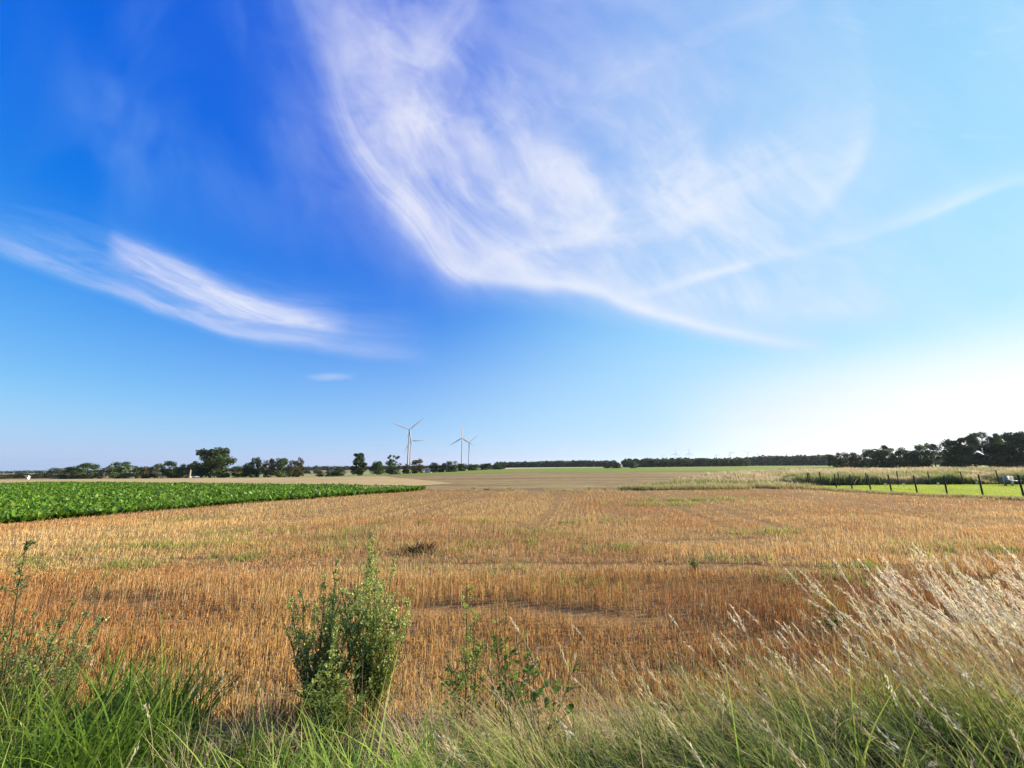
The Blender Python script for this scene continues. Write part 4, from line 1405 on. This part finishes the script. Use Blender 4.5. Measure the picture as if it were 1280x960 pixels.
# thatch lying flat between the tufts
x, y = rng.uniform(-5.5, 6.5, 9000), rng.uniform(1.4, 4.6, 9000)
k = vnoise(x, y, 0.5, 14.0) > 0.40
x, y = x[k], y[k]
n = len(x)
P = np.stack([x, y, land(x, y) + 0.03 + rng.exponential(0.05, n)], 1)
dg.ribbons(P, rng.uniform(0, 6.28, n), rng.uniform(0.10, 0.36, n), rng.uniform(0.002, 0.005, n), rng.normal(1.45, 0.25, n), rng.normal(0, 0.5, n), 4, vary((0.42, 0.33, 0.17), n, 0.3, 0.08), prof='straw')
o = dg.build('dry_grass', M_GRASS)
prop(o, 'bleached dry grass tangled through the verge', 'grass', None, 'stuff')


# flowering stems with pale feathery heads
pg = Bag()


def plumes(xy_, L, lean, head, headcol, az_sd=0.3, sp=34, stemcol=(0.34, 0.29, 0.12), hw=0.012):
    xy_ = np.asarray(xy_)
    n = len(xy_)
    P = np.stack([xy_[:, 0], xy_[:, 1], land(xy_[:, 0], xy_[:, 1]) + 0.03], 1)
    az = math.pi + rng.normal(0, az_sd, n)
    l = rng.uniform(*L, n)
    line = pg.ribbons(P, az, l, 0.0032, rng.uniform(lean[0], lean[1], n), rng.uniform(0.15, 0.65, n), 10, vary(stemcol, n, 0.2, 0.08), prof='straw', tipcol=(0.56, 0.46, 0.26))
    hl = rng.uniform(*head, n)
    t = rng.random((n, sp)) ** 0.9                       # 0 = tip of the head
    f = 10 * (1 - t * (hl / l)[:, None])
    i0 = np.clip(np.floor(f).astype(int), 0, 9)
    fr = f - i0
    idx = np.arange(n)[:, None]
    C = line[idx, i0] * (1 - fr[..., None]) + line[idx, i0 + 1] * fr[..., None]
    D = line[idx, i0 + 1] - line[idx, i0]
    D /= np.linalg.norm(D, axis=2, keepdims=True)
    wdt = hw * np.sin(np.pi * np.clip(t * 0.85 + 0.12, 0, 1)) * rng.uniform(0.5, 1.5, (n, 1))
    C = C + rng.normal(0, 1, C.shape) * wdt[..., None] * 0.8
    C = C.reshape(-1, 3)
    D = D.reshape(-1, 3)
    m = len(C)
    a = D + rng.normal(0, 0.24, (m, 3))
    a /= np.linalg.norm(a, axis=1, keepdims=True)
    b = np.cross(a, rng.normal(size=(m, 3)))
    b /= np.linalg.norm(b, axis=1, keepdims=True) + 1e-9
    s1 = rng.uniform(0.007, 0.017, m)[:, None]
    v = np.stack([C - a * s1, C - b * s1 * 0.17, C + a * s1, C + b * s1 * 0.17], 1).reshape(-1, 3)
    hc = np.repeat(vary(headcol, n, 0.16, 0.05), sp, 0) * np.exp(rng.normal(0, 0.15, (m, 1)))
    pg.add(v, np.arange(m * 4).reshape(m, 4), np.repeat(np.clip(hc, 0, 0.85), 4, 0))


PALE = (0.78, 0.66, 0.47)
plumes(field_pts(370, 3.05, 5.8, 2.0, 3.5, 0.15, 3.0), (0.95, 1.38), (0.12, 0.50), (0.18, 0.30), PALE, 0.30, 80, hw=0.010)
plumes(field_pts(260, 3.5, 6.9, 3.0, 4.4, 0.15, 3.4), (0.80, 1.25), (0.10, 0.45), (0.14, 0.24), PALE, 0.34, 60, hw=0.010)
plumes(field_pts(80, 1.8, 3.3, 2.1, 3.6, 0.25, 4.0), (0.60, 0.95), (0.10, 0.50), (0.10, 0.18), PALE, 0.45, 36, hw=0.009)
plumes(field_pts(130, -0.1, 2.3, 1.7, 3.2, 0.30, 5.0), (0.40, 0.70), (0.10, 0.7), (0.08, 0.15), (0.70, 0.59, 0.37), 0.8, 30, hw=0.007)
plumes(field_pts(40, -4.6, -0.2, 1.9, 3.2, 0.1, 6.0), (0.38, 0.66), (0.05, 0.5), (0.06, 0.11), (0.62, 0.52, 0.32), 2.0, 24, hw=0.006)
plumes([tuple(at(990, 880, 3.3))[:2], tuple(at(915, 900, 3.2))[:2], tuple(at(1085, 880, 3.2))[:2], tuple(at(800, 900, 3.0))[:2], tuple(at(700, 900, 2.9))[:2]], (0.85, 1.1), (0.06, 0.3), (0.10, 0.14), PALE, 0.3, 30, hw=0.007)
o = pg.build('plume_grass', M_STRAW)
prop(o, 'pale feathery seed heads of grass bent over by the wind', 'grass', None, 'stuff')


# ------------------------------------------------------------------ single weeds
def weed(name, label, cat, base, H, stems, spread, leaf, nleaf, cols, top=None, branches=12, blen=0.24, lean=(0, 0), group=None, lw_=0.42, droop=0.5, el_=(0.7, 1.38)):
    """a branching weed: stems, leaves and, where it flowers, clusters at the stem tops"""
    z = float(land(base[0], base[1])) + 0.03
    root = empty(name, (base[0], base[1], z), label, cat, group)
    st, lf, fl = Bag(), Bag(), Bag()
    LP, LA, LL, LT = [], [], [], []
    FP = []
    for s_ in range(stems):
        a = rng.uniform(0, 6.28)
        out = spread * math.sqrt(rng.random())
        h = H * rng.uniform(0.62, 1.0) * (1 - 0.25 * (out / (spread + 1e-6)))
        if s_ == 0:
            h, out = H, out * 0.3
        t = np.linspace(0, 1, 9)
        r0 = 0.03 + out * t ** 1.2
        wob = rng.normal(0, 0.008, (9, 2)).cumsum(0)
        pts = np.stack([r0 * math.cos(a) + wob[:, 0] + lean[0] * t ** 1.5, r0 * math.sin(a) + wob[:, 1] + lean[1] * t ** 1.5, h * t - 0.05 * (1 - t)], 1)
        st.tube(pts, np.linspace(0.0055, 0.0014, 9) * (0.7 + 0.4 * H), cols[2], 5)
        for k in range(branches):
            tb = rng.uniform(0.18, 0.97)
            p0 = np.array([np.interp(tb, t, pts[:, i]) for i in range(3)])
            ba = rng.uniform(0, 6.28)
            bl = blen * (1.15 - tb) * rng.uniform(0.5, 1.2) * H
            el = rng.uniform(*el_)
            d = np.array([math.cos(ba) * math.cos(el), math.sin(ba) * math.cos(el), math.sin(el)])
            p1 = p0 + d * bl
            pm = (p0 + p1) / 2 - np.array([0, 0, 0.04 * bl])
            if bl > 0.03:
                st.tube([p0, pm, p1], [0.0022, 0.0016, 0.0008], cols[2], 4)
            m = max(1, int(nleaf * rng.uniform(0.6, 1.4)))
            for q in range(m):
                f = rng.uniform(0.15, 1.0)
                LP.append(p0 + (p1 - p0) * f)
                LA.append(ba + rng.normal(0, 1.0))
                LL.append(leaf * rng.uniform(0.5, 1.25) * (1.15 - 0.55 * tb))
                LT.append(tb)
            if top is not None and tb > 0.42:
                for q in range(int(10 * (0.4 + tb))):
                    f = rng.uniform(0.2, 1.05)
                    FP.append(p0 + (p1 - p0) * f + rng.normal(0, 0.008, 3))
    LP, LA, LL, LT = map(np.array, (LP, LA, LL, LT))
    n = len(LP)
    c = blend(cols[0], cols[1], np.clip(LT + rng.normal(0, 0.15, n), 0, 1)) * np.exp(rng.normal(0, 0.2, (n, 1)))
    lf.ribbons(LP, LA, LL, LL * lw_, rng.uniform(0.5, 1.2, n), rng.uniform(0.1, 0.4 + droop, n), 4, np.clip(c, 0, 0.6), wa=LA + math.pi / 2 + rng.normal(0, 0.3, n), prof='leaf')
    st.build('stem', M_LEAF, root, True)
    if FP:
        FP = np.array(FP)
        (fl if len(FP) > 3000 else lf).flakes(FP, rng.uniform(0.006, 0.013, len(FP)), vary(top, len(FP), 0.22, 0.07), 0.7)
        if fl.n:
            fl.build('flower_clusters', M_LEAF, root)
    lf.build('leaves', M_LEAF, root)
    return root


GF = ((0.140, 0.200, 0.034), (0.320, 0.370, 0.095), (0.14, 0.17, 0.05))
bx = lambda px, Y: (at(px, 800, Y).x, Y)
weed('goosefoot_plant', 'left half of the big bushy green weed standing left of the middle', 'weed', bx(408, 3.5), 1.30, 20, 0.36, 0.026, 18, GF, (0.34, 0.40, 0.12), 30, 0.19)
weed('goosefoot_plant', 'taller right half of the big bushy green weed, with pale flower spikes', 'weed', bx(464, 3.6), 1.55, 22, 0.34, 0.025, 18, GF, (0.38, 0.44, 0.14), 32, 0.18)
weed('goosefoot_plant', 'low leafy weed at the foot of the big bushy weed', 'weed', bx(425, 3.1), 0.62, 12, 0.28, 0.045, 10, GF, None, 18, 0.26)
NT_ = ((0.060, 0.120, 0.018), (0.17, 0.26, 0.04), (0.10, 0.12, 0.04))
weed('broadleaf_weed', 'slim leafy weed with a yellowish top, just right of the big bushy weed', 'weed', bx(580, 3.5), 1.12, 6, 0.22, 0.055, 3, ((0.06, 0.12, 0.02), (0.26, 0.32, 0.06), (0.1, 0.1, 0.04)), (0.30, 0.34, 0.08), 16, 0.26, lw_=0.5, el_=(0.35, 1.1))
weed('broadleaf_weed', 'weed with scattered dark broad leaves, right of the slim yellowish one', 'weed', bx(630, 3.4), 1.00, 7, 0.36, 0.068, 2, NT_, None, 13, 0.30, lw_=0.62, el_=(0.2, 0.9))
weed('broadleaf_weed', 'low weed with a few large dark leaves among pale dry grass', 'weed', bx(672, 3.2), 0.78, 6, 0.36, 0.080, 2, NT_, None, 9, 0.30, lw_=0.66, el_=(0.2, 0.9))
weed('tall_weed', 'tall thin dark-stemmed weed at the left edge, reaching above the beet field edge', 'weed', bx(22, 2.9), 1.42, 6, 0.20, 0.050, 5, ((0.09, 0.14, 0.03), (0.20, 0.26, 0.07), (0.09, 0.09, 0.04)), (0.17, 0.21, 0.08), 18, 0.20, lw_=0.3)
weed('feathery_weed', 'feathery light green weed right of the tall thin weed', 'weed', bx(74, 3.5), 1.10, 12, 0.38, 0.045, 10, ((0.09, 0.13, 0.03), (0.17, 0.21, 0.07), (0.12, 0.13, 0.05)), (0.24, 0.27, 0.10), 16, 0.22, lw_=0.16)
weed('seedling_weed', 'small bright green weed among the dry stems in the lower left', 'weed', bx(165, 3.5), 0.55, 5, 0.16, 0.05, 4, ((0.09, 0.16, 0.03), (0.20, 0.28, 0.06), (0.12, 0.15, 0.05)), None, 10, 0.25)
weed('seedling_weed', 'green weed standing in the wheel track at the right', 'weed', at(1035, 765, 5.6).to_tuple()[:2], 0.42, 7, 0.30, 0.05, 5, ((0.09, 0.14, 0.03), (0.17, 0.24, 0.06), (0.12, 0.15, 0.05)), None, 9, 0.25)
weed('seedling_weed', 'yellow-green weed clump in the middle of the stubble, right of centre', 'weed', gnd(872, 716).to_tuple()[:2], 0.42, 8, 0.20, 0.05, 5, ((0.10, 0.14, 0.03), (0.24, 0.29, 0.07), (0.12, 0.15, 0.05)), None, 9, 0.25)

# dead brown clump lying in the stubble
q = gnd(525, 694)
root = empty('dead_weed', (q.x, q.y, float(land(q.x, q.y)) + 0.03), 'dark brown dead weed lying in the stubble above the bushy weed', 'weed')
b = Bag()
n = 260
az = np.where(rng.random(n) < 0.5, 0.0, math.pi) + rng.normal(0, 0.5, n)
P = np.stack([rng.normal(0, 0.22, n), rng.normal(0, 0.10, n), np.zeros(n)], 1)
b.ribbons(P, az, rng.uniform(0.15, 0.42, n), 0.018, rng.uniform(0.5, 1.2, n), rng.uniform(-0.5, 0.5, n), 3, vary((0.075, 0.04, 0.02), n, 0.3, 0.08), prof='leaf')
b.build('dead_stems', M_STRAW, root)


# ------------------------------------------------------------------ the air
m = bpy.data.materials.new('thin_haze')
m.use_nodes = True
nt = m.node_tree
nt.nodes.remove(nt.nodes['Principled BSDF'])
pv = nt.nodes.new('ShaderNodeVolumePrincipled')
pv.inputs['Color'].default_value = (0.80, 0.88, 1.0, 1)
pv.inputs['Density'].default_value = 0.00005
pv.inputs['Anisotropy'].default_value = 0.3
nt.links.new(pv.outputs[0], nt.nodes['Material Output'].inputs['Volume'])
b = Bag()
b.box((-9500, -9500, -6.5), (9500, 9500, 175), (1, 1, 1))
prop(b.build('haze', m), 'thin summer haze over the far fields', 'haze', None, 'stuff')
